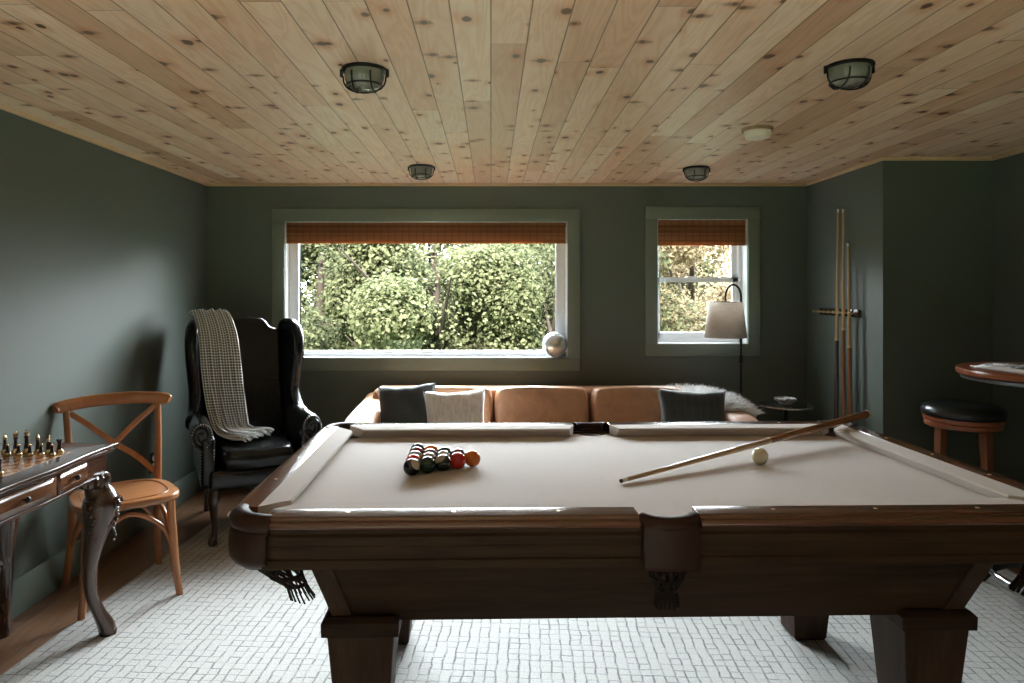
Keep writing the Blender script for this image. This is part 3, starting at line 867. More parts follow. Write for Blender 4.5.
# ------------------------------------------------------------------ sofa
SX0, SX1, SYF, SYB = -.88, 1.60, 3.98, 4.86
sf = thing('sofa', 'tan leather three-seat sofa against the window wall behind the pool table', 'sofa', ((SX0+SX1)/2, (SYF+SYB)/2, 0))
hw = (SX1-SX0)/2; hd = (SYB-SYF)/2
MB().box(-hw+.03,hw-.03,-hd+.02,hd-.02,.10,.30,.02,3).build('base', M['tan_leather'], sf)
MB().box(-hw+.08,hw-.08,hd-.24,hd-.01,.28,.72,.05,4).build('backrest', M['tan_leather'], sf)
for s in (-1,1):
    # arm: side outline in y,z rising to the back, soft
    pts = smooth_path([(-hd,.12),(-hd-.01,.45),(-hd+.02,.575),(-hd+.12,.625),(-hd+.35,.642),(-hd+.62,.652),(hd-.12,.655),(hd,.62),(hd,.12)], 5)
    mb = MB(); x0_, x1_ = sorted((s*(hw-.20), s*hw)); mb.prism(pts, 'x', x0_, x1_, bev=.055, seg=5)
    mb.build('arm', M['tan_leather'], sf, angle=70)
iw = 2*hw-.40
def soft_box(x0,x1,y0,y1,z0,z1,puff=.03,n=8,crown=.03,M_=None):
    mb = MB()
    cx,cy,cz = (x0+x1)/2,(y0+y1)/2,(z0+z1)/2
    r = bmesh.ops.create_cube(mb.bm, size=2)
    bmesh.ops.subdivide_edges(mb.bm, edges=mb.bm.edges[:], cuts=n, use_grid_fill=True)
    hx,hy,hz = (x1-x0)/2,(y1-y0)/2,(z1-z0)/2
    for v in mb.bm.verts:
        c_ = v.co.copy()
        # superellipsoid-like rounding
        def rnd(a,b_,c2): return a*math.sqrt(max(0,1-b_*b_*.5*.22-c2*c2*.5*.22))
        x = rnd(c_.x,c_.y,c_.z)*hx; y = rnd(c_.y,c_.x,c_.z)*hy; z = rnd(c_.z,c_.x,c_.y)*hz
        nn = noise.noise(Vector((x*6+cx*9,y*6,z*6)))*.006
        x += c_.x*nn; y += c_.y*nn; z += c_.z*nn
        v.co = (cx+x, cy+y, cz+z)
    if M_ is not None: bmesh.ops.transform(mb.bm, matrix=M_, verts=mb.bm.verts[:])
    return mb
bw = .633
cx0 = (W(0)*0)+(397-VX)*4.52/F-(SX0+SX1)/2
xl = -.615-(SX0+SX1)/2
for k in range(3):
    x0_ = xl+k*bw
    Mx = Matrix.Translation((0,hd-.30,.42))@Matrix.Rotation(R(-9),4,'X')@Matrix.Translation((0,-(hd-.30),-.42))
    soft_box(x0_+.004,x0_+bw-.004, hd-.44,hd-.23,.42,.745,M_=Mx).build('back_cushion', M['tan_leather'], sf, sub=1)
    soft_box(-hw+.20+k*iw/3+.003,-hw+.20+(k+1)*iw/3-.003, -hd-.01,hd-.34,.28,.45).build('seat_cushion', M['tan_leather'], sf, sub=1)
for s in (-1,1):
    for y in (-hd+.09,hd-.09):
        MB().lathe([(.018,0 if y < 0 else -.012),(.026,.10)], 16, c=(s*(hw-.1),y,0)).build('leg', M['cue_dark'], sf)

def pillow(name, label, mat, c, w, h, t=.07, rot=(0,0,0), group=None, piping=False, pinch=.10):
    mb = MB()
    N = 22
    def f(sgn):
        def g_(u, v):
            a = u*2-1; b_ = v*2-1
            x = a*w/2*(1-pinch*(1-abs(b_)**1.6*1.0)*(abs(a)**3)); z = b_*h/2*(1-pinch*(1-abs(a)**1.6)*(abs(b_)**3))
            th = t*(max(0,(1-abs(a)**2.6))*max(0,(1-abs(b_)**2.6)))**.42
            wr = noise.noise(Vector((a*2.2+c[0]*5,b_*2.2,sgn*3)))*.010*min(1,th/t*2)
            return (x, sgn*(th+wr), z+.006*noise.noise(Vector((a*2,b_*2,7+c[0]))))
        return g_
    mb.grid(f(-1), N, N); mb.grid(f(1), N, N)
    o = mb.build(name, mat, None, loc=c, rot=rot)
    o.data.set_sharp_from_angle(angle=R(85))
    return tag(o, label, 'pillow', group)
p = P(410,410,4.32)
pillow('throw_pillow', 'dark charcoal square pillow at the left end of the tan sofa', M['charcoal'], (P(407,0,4.30).x, 4.28, .61), .38,.38,.075, (R(-16),R(-5),R(-10)), 'pillows on the sofa')
pillow('throw_pillow', 'oatmeal textured square pillow in front of the charcoal one on the sofa', M['boucle'], (P(456,0,4.20).x, 4.165, .60), .38,.36,.075, (R(-16),R(-2),R(6)), 'pillows on the sofa')
pillow('lumbar_pillow', 'charcoal windowpane-check lumbar pillow at the right end of the tan sofa', M['plaid'], (P(691,0,4.18).x, 4.14, .630), .43,.31,.065, (R(-16),R(3),R(4)), 'pillows on the sofa')

# sheepskin over the right arm and back
sk = thing('sheepskin_throw', 'fluffy white sheepskin thrown over the right arm of the tan sofa', 'throw', (1.425,4.47,.648+ZF)); sk.scale = (.80,.85,.9)
def skf(u, v):
    # u across sofa (x), v back->front
    x = -.34+.60*u
    y = .16-.42*v
    r_ = 1.0
    z = .085-.055*max(0,(u-.35))**1.6*2.6-.03*v-.02*max(0,(.25-u))
    edge = min(u,1-u,v,1-v)
    z -= .03*max(0,.12-edge)/.12
    z += .012*noise.noise(Vector((x*9,y*9,0)))
    return (x, y, z)
mb = MB(); mb.grid(skf, 26, 16)
mb.build('hide', M['fur'], sk, solid=.02)
mb = MB(); rnd = random.Random(4)
for i in range(5200):
    u, v = rnd.random(), rnd.random()
    b_ = Vector(skf(u,v)); eu = u-.5; ev = v-.5
    d = Vector((eu*1.6+rnd.uniform(-.9,.9), -ev*1.0+rnd.uniform(-.9,.9), .9+rnd.uniform(-.4,.4))).normalized()
    l = rnd.uniform(.05,.10); s_ = d.orthogonal().normalized()*.003
    t2 = b_+d*l*.6; t3 = b_+d*l+Vector((eu*.02, -ev*.02, -.012))
    vs = [mb.bm.verts.new(q) for q in (b_-s_, b_+s_, t2+s_*.8, t2-s_*.8, t3)]
    mb.bm.faces.new((vs[0],vs[1],vs[2],vs[3])); mb.bm.faces.new((vs[3],vs[2],vs[4]))
fo = mb.build('wool', M['fur'], sk); fo['kind'] = 'stuff'

# ------------------------------------------------------------------ floor lamp
LYp = 4.72
px_ = P(741,0,LYp).x; pcx = P(725.5,0,LYp).x
fl = thing('floor_lamp', 'black arched floor lamp with a linen drum shade beside the narrow window', 'floor lamp', (px_, LYp, ZF))
def lz(py): return CH-(py-VY)*LYp/F-ZF
MB().lathe([(0,0),(.12,0),(.125,.006),(.12,.018),(.02,.022),(.012,.03),(0,.03)], 36).build('lamp_base', M['lamp_black'], fl)
top = lz(297); rr = (px_-pcx)
arcpts = [(0,0,.02),(0,0,top*.5),(0,0,top)] + [(-rr/2+rr/2*math.cos(a), 0, top+.085*math.sin(a)) for a in [PI*k/12 for k in range(1,12)]] + [(-rr,0,top-.005),(-rr,0,lz(312))]
MB().tube(arcpts, 12, .0075).build('pole', M['lamp_black'], fl)
MB().lathe([(.008,-.03),(.013,-.028),(.013,.028),(.008,.03)], 16, c=(0,0,lz(359))).build('switch', M['lamp_black'], fl)
zb2, zt2 = lz(337.5), lz(302)
mb = MB()
mb.lathe([(.138,zb2),(.112,zt2)], 40, c=(-rr,0,0))
for f in [f for f in mb.bm.faces if len(f.verts) > 4]: mb.bm.faces.remove(f)
sh = mb.build('lamp_shade', M['shade'], fl, solid=.002)
q = MB(); q.tube([(-rr+.111*math.cos(2*PI*k/36), .111*math.sin(2*PI*k/36), zt2) for k in range(36)], 6, .0025, closed=True)
for k in range(3):
    a = 2*PI*k/3; q.tube([(-rr,0,zt2-.01),(-rr+.111*math.cos(a),.111*math.sin(a),zt2)], 6, .002)
q.build('shade_ring', M['lamp_black'], sh)
q = MB(); q.lathe([(.014,zt2-.06),(.016,zt2-.02),(.008,zt2-.005)], 14, c=(-rr,0,0)); q.ball((-rr,0,zt2-.10), .03, 16, (1,1,1.3)); q.build('bulb', M['ceramic'], fl)

# ------------------------------------------------------------------ side table with dish
STY = 4.42
sx_ = P(786,0,STY).x; stz = CH-(404.5-VY)*STY/F
stt = thing('side_table', 'small round black pedestal table with chrome rim right of the sofa', 'side table', (sx_, STY, ZF))
h = stz-ZF
MB().lathe([(0,h-.012),(.160,h-.012),(.160,h),(0,h)], 48).build('tabletop', M['black_glass'], stt)
MB().tube([(.163*math.cos(2*PI*k/48), .163*math.sin(2*PI*k/48), h-.005) for k in range(48)], 8, .006, closed=True).build('rim', M['chrome'], stt)
MB().lathe([(.014,.02),(.012,.2),(.012,h-.012)], 20).build('pedestal', M['lamp_black'], stt)
MB().lathe([(0,0),(.13,0),(.13,.01),(.03,.022),(0,.022)], 36).build('table_base', M['lamp_black'], stt)
ds = thing('glass_dish', 'small faceted glass dish on the round black side table', 'dish', (sx_-.008, STY-.01, stz))
b = NB('cut_glass'); v = b.coord(); vo = b.n('ShaderNodeTexVoronoi'); b.link(v, vo.inputs['Vector']); vo.inputs['Scale'].default_value = 60
b.bsdf((.80,.83,.83), .08, .3, b.bump(vo.outputs['Distance'], .8, .01), coat=.5)
prof = [(.018,0),(.032,.004),(.040,.014),(.060,.030),(.066,.044),(.060,.044),(.052,.032),(.030,.014),(0,.012)]
MB().lathe(prof, 36, flute=.05, fn=9).build('bowl', b.mat, ds, angle=20)
MB().lathe([(0,.028),(.03,.028),(.028,.04),(0,.046)], 12, flute=.2, fn=3).build('lid', b.mat, ds, angle=20)

# ------------------------------------------------------------------ bar stool
bs = thing('bar_stool', 'backless wooden bar stool with a round black seat under the pub table', 'bar stool', (P(963,0,3.62).x, 3.62, ZF), R(-34))
bs.scale = (.87,.87,1)
zt3 = CH-(403-VY)*3.62/F-ZF
MB().lathe([(.205,zt3-.068),(.216,zt3-.060),(.219,zt3-.040),(.210,zt3-.018),(.17,zt3-.004),(.08,zt3),(0,zt3)], 48).build('seat', leather('stool_leather',(.012,.014,.014),.3,.2,.05,90,.1), bs, angle=60)
MB().lathe([(0,zt3-.125),(.185,zt3-.125),(.200,zt3-.118),(.203,zt3-.100),(.196,zt3-.094),(.207,zt3-.088),(.210,zt3-.070),(0,zt3-.066)], 48).build('seat_ring', M['stool_wood_x'], bs)
zl = zt3-.12
for k in range(4):
    a = PI/4+k*PI/2
    ca, sa = math.cos(a), math.sin(a)
    mb = MB(); ht, hb = .155, .185
    def sqr(r_, z, h_):
        c_ = Vector((r_*ca, r_*sa, z)); t_ = Vector((-sa, ca, 0))*h_; n_ = Vector((ca,sa,0))*h_
        return [c_-t_-n_, c_+t_-n_, c_+t_+n_, c_-t_+n_]
    mb.hexa(sqr(hb,0,.017), sqr(ht,zl,.024)); lg = mb.build('leg', M['stool_wood'], bs, smooth=False, bevel=.003)
mb = MB()
for k in range(4):
    a = PI/4+k*PI/2; b2_ = a+PI/2; r_ = .176
    mb.tube([(r_*math.cos(a), r_*math.sin(a), .26+.0*k),(r_*math.cos(b2_), r_*math.sin(b2_), .26)], 10, .011)
mb.build('foot_rest', M['stool_wood'], bs)

# ------------------------------------------------------------------ pub table
PX, PY, PR = 2.505, 3.06, .372
pz = CH-(370-VY)*PY/F-ZF
pb = thing('pub_table', 'tall round cherry-topped pub table on a chrome pedestal at the right edge', 'table', (PX, PY, ZF))
MB().lathe([(0,pz-.036),(PR-.03,pz-.036),(PR-.004,pz-.028),(PR,pz-.016),(PR-.003,pz-.003),(PR-.010,pz),(0,pz)], 64).build('tabletop', M['stool_wood_x'], pb)
MB().lathe([(0,pz-.056),(PR-.06,pz-.056),(PR-.022,pz-.050),(PR-.016,pz-.037),(0,pz-.035)], 64).build('metal_skirt', simple('dull_steel',(.30,.32,.32),.35,.9), pb)
MB().lathe([(.034,.08),(.034,pz-.055)], 28).build('column', M['dark_metal'], pb)
cl = MB(); cl.lathe([(.034,.50),(.066,.50),(.070,.51),(.070,.60),(.064,.615),(.036,.62)], 32); co = cl.build('collar', M['chrome'], pb)
q = MB(); zc2 = .585
q.lathe([(0,0),(.024,0),(.026,.004),(.026,.050),(0,.052)], 24, M=Matrix.Translation((-.068,-.03,.558))@Matrix.Rotation(R(-90),4,'Y')); q.build('clamp', M['chrome'], co)
q = MB(); q.tube([(-.058,-.02,.61),(-.060,-.02,.640)], 10, .005); q.ball((-.060,-.02,.645), .009, 12); q.build('knob', M['chrome'], co)
MB().tube([(.235*math.cos(2*PI*k/64), .235*math.sin(2*PI*k/64), .105) for k in range(64)], 10, .014, closed=True).build('foot_ring', M['chrome'], pb)
for k in range(4):
    a = R(40)+k*PI/2
    pts = smooth_path([(.03*math.cos(a),.03*math.sin(a),.20,.022),(.12*math.cos(a),.12*math.sin(a),.150,.020),(.22*math.cos(a),.22*math.sin(a),.095,.018),(.27*math.cos(a),.27*math.sin(a),.030,.016),(.275*math.cos(a),.275*math.sin(a),.014,.014)], 5)
    MB().tube(pts, 12).build('leg', M['lamp_black'], pb)
mg = thing('magazine', 'open magazine with grey pictures lying on the pub table', 'magazine', (PX-.055, PY-.03, pz+ZF), R(6))
mg.scale = (1.15,1.15,1.3)
def pagef(s, lift):
    def f(u, v):
        x = s*(.01+.205*u); return (x, -.14+.27*v, .006+lift*math.sin(PI*min(1,u*1.15))*.011+.004*u*(1-u))
    return f
MB().box(-.20,.20,-.14,.13,0,.006,.001).build('page_block', M['page'], mg)
for s in (-1,1):
    mb = MB(); mb.grid(pagef(s, 1.0 if s > 0 else .8), 14, 4); mb.build('page', M['paper'], mg, solid=.0012)
# ------------------------------------------------------------------ chess table
CX0, CX1, CY0, CY1, CZ = -1.985, -1.512, 2.02, 2.80, .760
ct = thing('chess_table', 'polished dark mahogany games table with carved cabriole legs by the left wall', 'table', ((CX0+CX1)/2, (CY0+CY1)/2, ZF))
hx, hy = (CX1-CX0)/2, (CY1-CY0)/2
zt4 = CZ-ZF
def serp(hx_, hy_, amp, n=16):
    pts = []
    cor = [(-hx_,-hy_),(hx_,-hy_),(hx_,hy_),(-hx_,hy_)]
    for i in range(4):
        a_, b_ = Vector(cor[i]), Vector(cor[(i+1)%4])
        nrm = Vector(((b_-a_).y, -(b_-a_).x)).normalized()
        for k in range(n):
            t_ = k/n
            off = -amp*math.sin(PI*t_)**.6*(1 if True else 0)+amp*1.0*math.exp(-((t_-.5)/.22)**2)
            p_ = a_+(b_-a_)*t_+nrm*off
            pts.append((p_.x, p_.y))
    return pts
mb = MB()
mb.prism(serp(hx,hy,.018), 'z', zt4-.018, zt4, bev=.006, seg=3)
mb.prism(serp(hx-.010,hy-.010,.018), 'z', zt4-.032, zt4-.017, bev=.004, seg=2)
mb.build('tabletop', M['chess_wood'], ct, angle=50)
mb = MB(); mb.prism(serp(hx-.030,hy-.030,.014), 'z', zt4-.118, zt4-.030); mb.prism(serp(hx-.022,hy-.022,.014), 'z', zt4-.126, zt4-.114, bev=.003, seg=2)
mb.build('apron', M['chess_wood'], ct, angle=30)
# drawers on the long side facing the room
for (ya, yb_) in ((-.31,.02),(.035,.225)):
    def dr(u, v, ya=ya, yb_=yb_):
        y = ya+(yb_-ya)*u; t_ = (y+hy)/(2*hy)
        off = -.014*math.sin(PI*t_)**.6+.014*math.exp(-((t_-.5)/.22)**2)
        return (hx-.030+off+.006, y, zt4-.108+.070*v)
    mb = MB(); mb.grid(dr, 14, 3); d_ = mb.build('drawer', M['chess_drawer'], ct, solid=.012)
    ym = (ya+yb_)/2; xx = dr(.5,.5)[0]
    q = MB(); q.lathe([(.004,0),(.004,.010),(.010,.014),(.011,.020),(.006,.025),(0,.026)], 16, M=Matrix.Translation((xx+.004,ym,zt4-.072))@Matrix.Rotation(R(90),4,'Y')); q.build('knob', M['dark_metal'], d_)
# board on the top
BS = .0415
bcx, bcy = -1.782-(CX0+CX1)/2, 2.452-(CY0+CY1)/2
b = NB('chess_board'); v = b.coord(); p_ = b.sep(v)
ck = b.m('MODULO', b.m('ABSOLUTE', b.m('ADD', b.m('FLOOR', b.m('DIVIDE', p_[0], BS)), b.m('FLOOR', b.m('DIVIDE', p_[1], BS)))), 2)
gr = b.noise(b.mapping(v, (60,8,1)), 1, 3)
cc = b.mix(ck, b.ramp(gr, [(.3,(.34,.15,.06)),(.7,(.60,.30,.13))]), b.ramp(gr, [(.3,(.20,.075,.03)),(.7,(.28,.11,.045))]))
b.bsdf(cc, .25, coat=.1, spec=.35)
MB().box(-BS*4.3,BS*4.3,-BS*4.3,BS*4.3,0,.0012).build('chess_board_inlay', b.mat, ct, loc=(bcx,bcy,zt4), smooth=False)
# cabriole legs
for sx in (-1,1):
    for sy in (-1,1):
        if sx > 0: lx, dx = hx-.052, 1
        else: lx, dx = -hx+.052, -1
        ly = sy*(hy-.060)
        f = zt4-.112
        s2 = .707
        def pt(o_, z, r_): return (sx*(abs(lx)+o_*s2), sy*(abs(ly)+o_*s2), z, r_)
        path = smooth_path([pt(-.012,f+.005,.040),pt(-.008,f-.055,.038),pt(.004,f-.080,.056),pt(.014,f-.120,.068),pt(.010,f-.17,.060),pt(-.004,f-.24,.042),pt(-.020,f-.32,.031),pt(-.026,f-.40,.026),pt(-.018,f-.48,.023),pt(.006,f-.55,.024),pt(.028,f-.60,.030),pt(.036,f-.630,.032),pt(.034,.0,.024)], 5)
        lg = MB().tube(path, 18).build('leg', M['chess_wood_z'], ct)
        # fluted collar
        q = MB(); c_ = pt(-.010,0,0)
        q.lathe([(.036,f-.054),(.048,f-.046),(.056,f-.026),(.053,f-.008),(.040,f+.002)], 64, c=(c_[0],c_[1],0), flute=.09, fn=14); q.build('fluted_collar', M['chess_wood_z'], lg)
        # scroll on the knee (both faces) 
        for nrm in (Vector((sx,0,0)), Vector((0,-1 if sy<0 else -1,0))):
            q = MB()
            cc_ = Vector(pt(.012,f-.118,0)[:3])+nrm*.070
            tv = Vector((-nrm.y, nrm.x, 0))
            sp = []
            for k in range(26):
                a = k*.42; r_ = .028*(1-k/30)
                sp.append(tuple(cc_+tv*(r_*math.cos(a))+Vector((0,0,1))*(r_*math.sin(a)))+(.006-.00012*k,))
            q.tube(sp, 8)
            q.ball(cc_, .010, 12)
            for k in range(8):
                w_ = cc_+nrm*(-.006-.0018*k)+Vector((0,0,-.035-.016*k))+tv*(.012*math.sin(k*1.3)); q.ball(w_, .0085-.0006*k, 8)
            q.build('carving', M['chess_wood_z'], lg)
        q = MB()
        for k in (-1,0,1):
            a = math.atan2(sy, sx)+k*.75
            c_ = pt(.036,0,0); q.ball((c_[0]+.022*math.cos(a), c_[1]+.022*math.sin(a), .020), .015, 10, (1,1,1.2))
        q.build('carved_foot', M['chess_wood_z'], lg)
# chess pieces
def piece(kind):
    prof = {
     'pawn': [(.0115,0),(.0125,.003),(.0115,.007),(.008,.010),(.0060,.018),(.0048,.028),(.0075,.031),(.0045,.033)],
     'rook': [(.0130,0),(.0140,.004),(.0125,.009),(.009,.013),(.0068,.024),(.0065,.036),(.0090,.041),(.0100,.050),(.0070,.050),(.0065,.046)],
     'knight':[(.0135,0),(.0145,.004),(.0130,.009),(.009,.013),(.0072,.022),(.0085,.034),(.0070,.042)],
     'bishop':[(.0135,0),(.0145,.004),(.0130,.009),(.0088,.014),(.0065,.028),(.0055,.040),(.0085,.044),(.0050,.047)],
     'queen':[(.0145,0),(.0155,.005),(.0138,.011),(.0095,.016),(.0070,.034),(.0060,.050),(.0095,.055),(.0058,.059)],
     'king': [(.0148,0),(.0158,.005),(.0140,.011),(.0100,.016),(.0074,.036),(.0062,.054),(.0100,.060),(.0060,.064)]}[kind]
    split = 3
    return prof, split
M['chess_body'] = simple('chess_dark_body', (.022,.010,.008), .15, coat=.7)
M['chess_brass'] = simple('chess_brass', (.62,.50,.30), .25, .9)
names = ['rook','knight','bishop','queen','king','bishop','knight','rook']
def put_piece(kind, x, y, label, group):
    t = thing('chess_'+kind, label, 'chess piece', (x, y, CZ+.0012), 0, group)
    prof, sp = piece(kind)
    MB().lathe(prof[sp:], 16).build('body', M['chess_body'], t)
    MB().lathe(prof[:sp]+[prof[sp]], 18).build('base', M['chess_brass'], t)
    zt_ = prof[-1][1]
    q = MB()
    if kind == 'pawn': q.ball((0,0,zt_+.005), .0062, 12)
    elif kind == 'rook':
        for k in range(5):
            a = 2*PI*k/5; q.box(-.002,.002,-.002,.002,zt_-.002,zt_+.005, M=Matrix.Translation((.0080*math.cos(a),.0080*math.sin(a),0)))
        q.lathe([(.0095,zt_-.002),(.0098,zt_+.001),(.0065,zt_+.001)], 16)
    elif kind == 'bishop': q.lathe([(.0045,zt_-.001),(.0075,zt_+.005),(.0060,zt_+.013),(.0015,zt_+.020),(.0025,zt_+.023),(0,zt_+.025)], 14)
    elif kind == 'knight':
        q.prism([(-.006,zt_-.004),(.006,zt_-.004),(.007,zt_+.008),(.002,zt_+.020),(-.001,zt_+.024),(-.003,zt_+.019),(-.011,zt_+.011),(-.010,zt_+.006),(-.003,zt_+.008)], 'x', -.004,.004, bev=.0012, seg=2)
    elif kind == 'queen':
        q.lathe([(.0055,zt_-.001),(.0095,zt_+.012),(.0100,zt_+.014),(.0050,zt_+.014),(.002,zt_+.018),(0,zt_+.018)], 16, flute=.08, fn=8); q.ball((0,0,zt_+.019), .003, 10)
    else:
        q.lathe([(.0058,zt_-.001),(.0085,zt_+.012),(.0060,zt_+.015),(0,zt_+.016)], 16); q.box(-.0014,.0014,-.0012,.0012,zt_+.014,zt_+.026); q.box(-.0050,.0050,-.0012,.0012,zt_+.018,zt_+.0215)
    q.build('finial', M['chess_brass'] if kind != 'rook' else M['chess_body'], t)
nx = lambda k: -1.637-k*BS
seen = {'rook':0,'knight':0,'bishop':0}
side = {0:'at the right end of',1:'second from the right end of',2:'third from the right end of',3:'fourth from the right end of',4:'fifth from the right end of'}
for k in range(8):
    if k > 5: continue
    kd = ['rook','knight','bishop','king','queen','bishop'][k]
    put_piece(kd, nx(k), 2.618, f'dark brass-footed {kd} {side.get(k,"just inside the left picture edge of")} the far back row', 'chess pieces in the far back row')
for k in range(6):
    put_piece('pawn', nx(k), 2.572, f'small dark brass-based pawn {side.get(k,"just inside the left picture edge of")} the far pawn row', 'pawns in the far row')
put_piece('rook', -1.640, 2.300, 'lone near-side rook at the left picture edge of the board', None)

# ------------------------------------------------------------------ crossback chair
cc = thing('crossback_chair', 'honey-coloured bentwood chair with an X back by the left wall', 'chair', (-1.685,3.165,ZF), R(38))
sh_ = .455-ZF
# seat: rounded trapezoid, saddle
pts = []
for k in range(48):
    a = 2*PI*k/48; ca, sa = math.cos(a), math.sin(a)
    e = .62
    x = math.copysign(abs(ca)**e, ca)*(.215+.020*(-sa)); y = math.copysign(abs(sa)**e, sa)*.205
    pts.append((x, y))
mb = MB(); mb.prism(pts, 'z', sh_-.032, sh_, bev=.010, seg=4); mb.build('seat', M['chair_seat'], cc, angle=50)
mb = MB(); pts2 = [(p0*.80,p1*.78,sh_+.0005) for p0,p1 in pts]; mb.tube(pts2, 6, .0028, closed=True); mb.build('seat_bead', M['chair_wood'], cc)
def sp(pts_, n=6): return smooth_path(pts_, n)
for s in (-1,1):
    # front leg, splayed
    MB().tube(sp([(s*.165,-.150,sh_-.02,.0185),(s*.172,-.160,.28,.019),(s*.182,-.180,.12,.0175),(s*.195,-.200,0,.0145)]), 16).build('front_leg', M['chair_wood'], cc)
    # rear leg continuing up as back post
    MB().tube(sp([(s*.205,.245,0,.0145),(s*.190,.215,.15,.0175),(s*.182,.190,.33,.0185),(s*.184,.185,sh_,.018),(s*.190,.205,sh_+.15,.0170),(s*.196,.235,sh_+.30,.0155),(s*.200,.255,sh_+.385,.0145)]), 16, flat=.9).build('rear_leg', M['chair_wood'], cc)
    # cross brace of the X
    MB().tube(sp([(s*-.178,.190,sh_+.02,.014),(s*-.090,.198+s*.006,sh_+.115,.014),(0,.212+s*.008,sh_+.185,.014),(s*.10,.235+s*.006,sh_+.275,.014),(s*.184,.240,sh_+.345,.014)]), 10, flat=.42, up=(0,1,0)).build('cross_slat', M['chair_wood'], cc)
    # bent under-brace
    MB().tube(sp([(s*.176,-.165,.20,.011),(s*.168,-.12,.30,.011),(s*.160,-.03,.365,.011),(s*.165,.08,.345,.011),(s*.180,.19,.21,.011)]), 10).build('bent_brace', M['chair_wood'], cc)
MB().tube(sp([(-.176,-.17,.20,.011),(-.13,-.15,.32,.011),(0,-.135,.395,.011),(.13,-.15,.32,.011),(.176,-.17,.20,.011)]), 10).build('bent_brace', M['chair_wood'], cc)
MB().tube(sp([(-.186,.20,.20,.011),(-.13,.18,.32,.011),(0,.17,.395,.011),(.13,.18,.32,.011),(.186,.20,.20,.011)]), 10).build('bent_brace', M['chair_wood'], cc)
MB().tube(sp([(-.245,.215,sh_+.372,.018),(-.225,.235,sh_+.378,.029),(-.12,.272,sh_+.388,.030),(0,.285,sh_+.391,.030),(.12,.272,sh_+.388,.030),(.225,.235,sh_+.378,.029),(.245,.215,sh_+.372,.018)]), 14, flat=.62, up=(0,1,0)).build('top_rail', M['chair_wood'], cc)

# ------------------------------------------------------------------ wing chair
WA = R(27)
wc = thing('wing_chair', 'tall black leather wingback armchair in the left corner beside the window', 'armchair', (-1.443,4.143,0), WA)
wc.scale = (.78,.97,1.01)
BL = M['black_leather']
MB().box(-.335,.335,-.375,.30,.285,.395,.03,4).build('seat_frame', BL, wc)
soft_box(-.262,.262,-.395,.24,.385,.50).build('seat_cushion', BL, wc, sub=1)
# back with camel hump, leaning
hump = [(-.305,.36),(-.305,1.08),(-.285,1.125),(-.235,1.135),(-.21,1.145),(-.185,1.175),(-.155,1.196),(-.08,1.204),(0,1.206),(.08,1.204),(.155,1.196),(.185,1.175),(.21,1.145),(.235,1.135),(.285,1.125),(.305,1.08),(.305,.36)]
Mb = Matrix.Translation((0,.26,.36))@Matrix.Rotation(R(-10),4,'X')@Matrix.Translation((0,-.26,-.36))
mb = MB(); mb.prism(hump, 'y', .20,.33, M=Mb, bev=.035, seg=5); mb.build('backrest', BL, wc, angle=75)
for s in (-1,1):
    # wing: outline in y,z
    wp = smooth_path([(.36,.58),(.42,.90),(.455,1.10),(.43,1.165),(.36,1.185),(.27,1.18),(.19,1.145),(.135,1.07),(.125,.96),(.150,.84),(.165,.74),(.10,.665),(.02,.63),(.02,.56),(.20,.54)], 4)
    mb = MB(); x0_, x1_ = sorted((s*.275, s*.375))
    Mw = Matrix.Translation((s*.33,.35,.6))@Matrix.Rotation(s*R(16),4,'Z')@Matrix.Rotation(s*R(4),4,'Y')@Matrix.Translation((-s*.33,-.35,-.6))
    mb.prism(wp, 'x', x0_, x1_, M=Mw, bev=.038, seg=5); mb.build('wing', BL, wc, angle=75)
    # rolled arm
    arm = MB()
    arm.tube([(s*.36,.30,.575,.062),(s*.365,.10,.585,.068),(s*.372,-.12,.588,.072),(s*.378,-.30,.585,.074),(s*.38,-.335,.584,.070)], 20)
    x0_, x1_ = sorted((s*.290, s*.385))
    arm.box(x0_, x1_, -.345,.34,.30,.58,.028,4)
    ao = arm.build('arm', BL, wc, angle=75)
    # scroll face with nailheads
    q = MB(); spp = []
    for k in range(30):
        a = R(-90)+s*k*.36; r_ = .060*(1-k/36)
        spp.append((s*.378+r_*math.cos(a), -.338, .584+r_*math.sin(a), .008-.0001*k))
    q.tube(spp, 8); q.build('scroll', BL, ao)
    q = MB()
    for k in range(22):
        a = R(-60)+(R(300))*k/21
        q.ball((s*.378+s*-.066*math.sin(a-PI/2)*-1, -.342, .584+.066*math.cos(a-PI/2)), .0042, 6)
    for k in range(12):
        q.ball((s*.302, -.350, .33+.016*k), .0042, 6); q.ball((s*.385, -.350, .33+.016*k), .0042, 6)
    q.build('nailheads', M['nail'], ao)
    # legs
    lp = smooth_path([(s*.285,-.315,.31,.044),(s*.300,-.330,.24,.042),(s*.302,-.335,.17,.028),(s*.292,-.322,.09,.020),(s*.300,-.335,.035,.022),(s*.308,-.345,.018,.032),(s*.308,-.345,0,.028)], 5)
    MB().tube(lp, 16).build('front_leg', M['wing_wood'], wc)
    MB().tube(smooth_path([(s*.27,.27,.30,.028),(s*.275,.31,.15,.024),(s*.28,.37,-.012,.020)],5), 14).build('rear_leg', M['wing_wood'], wc)
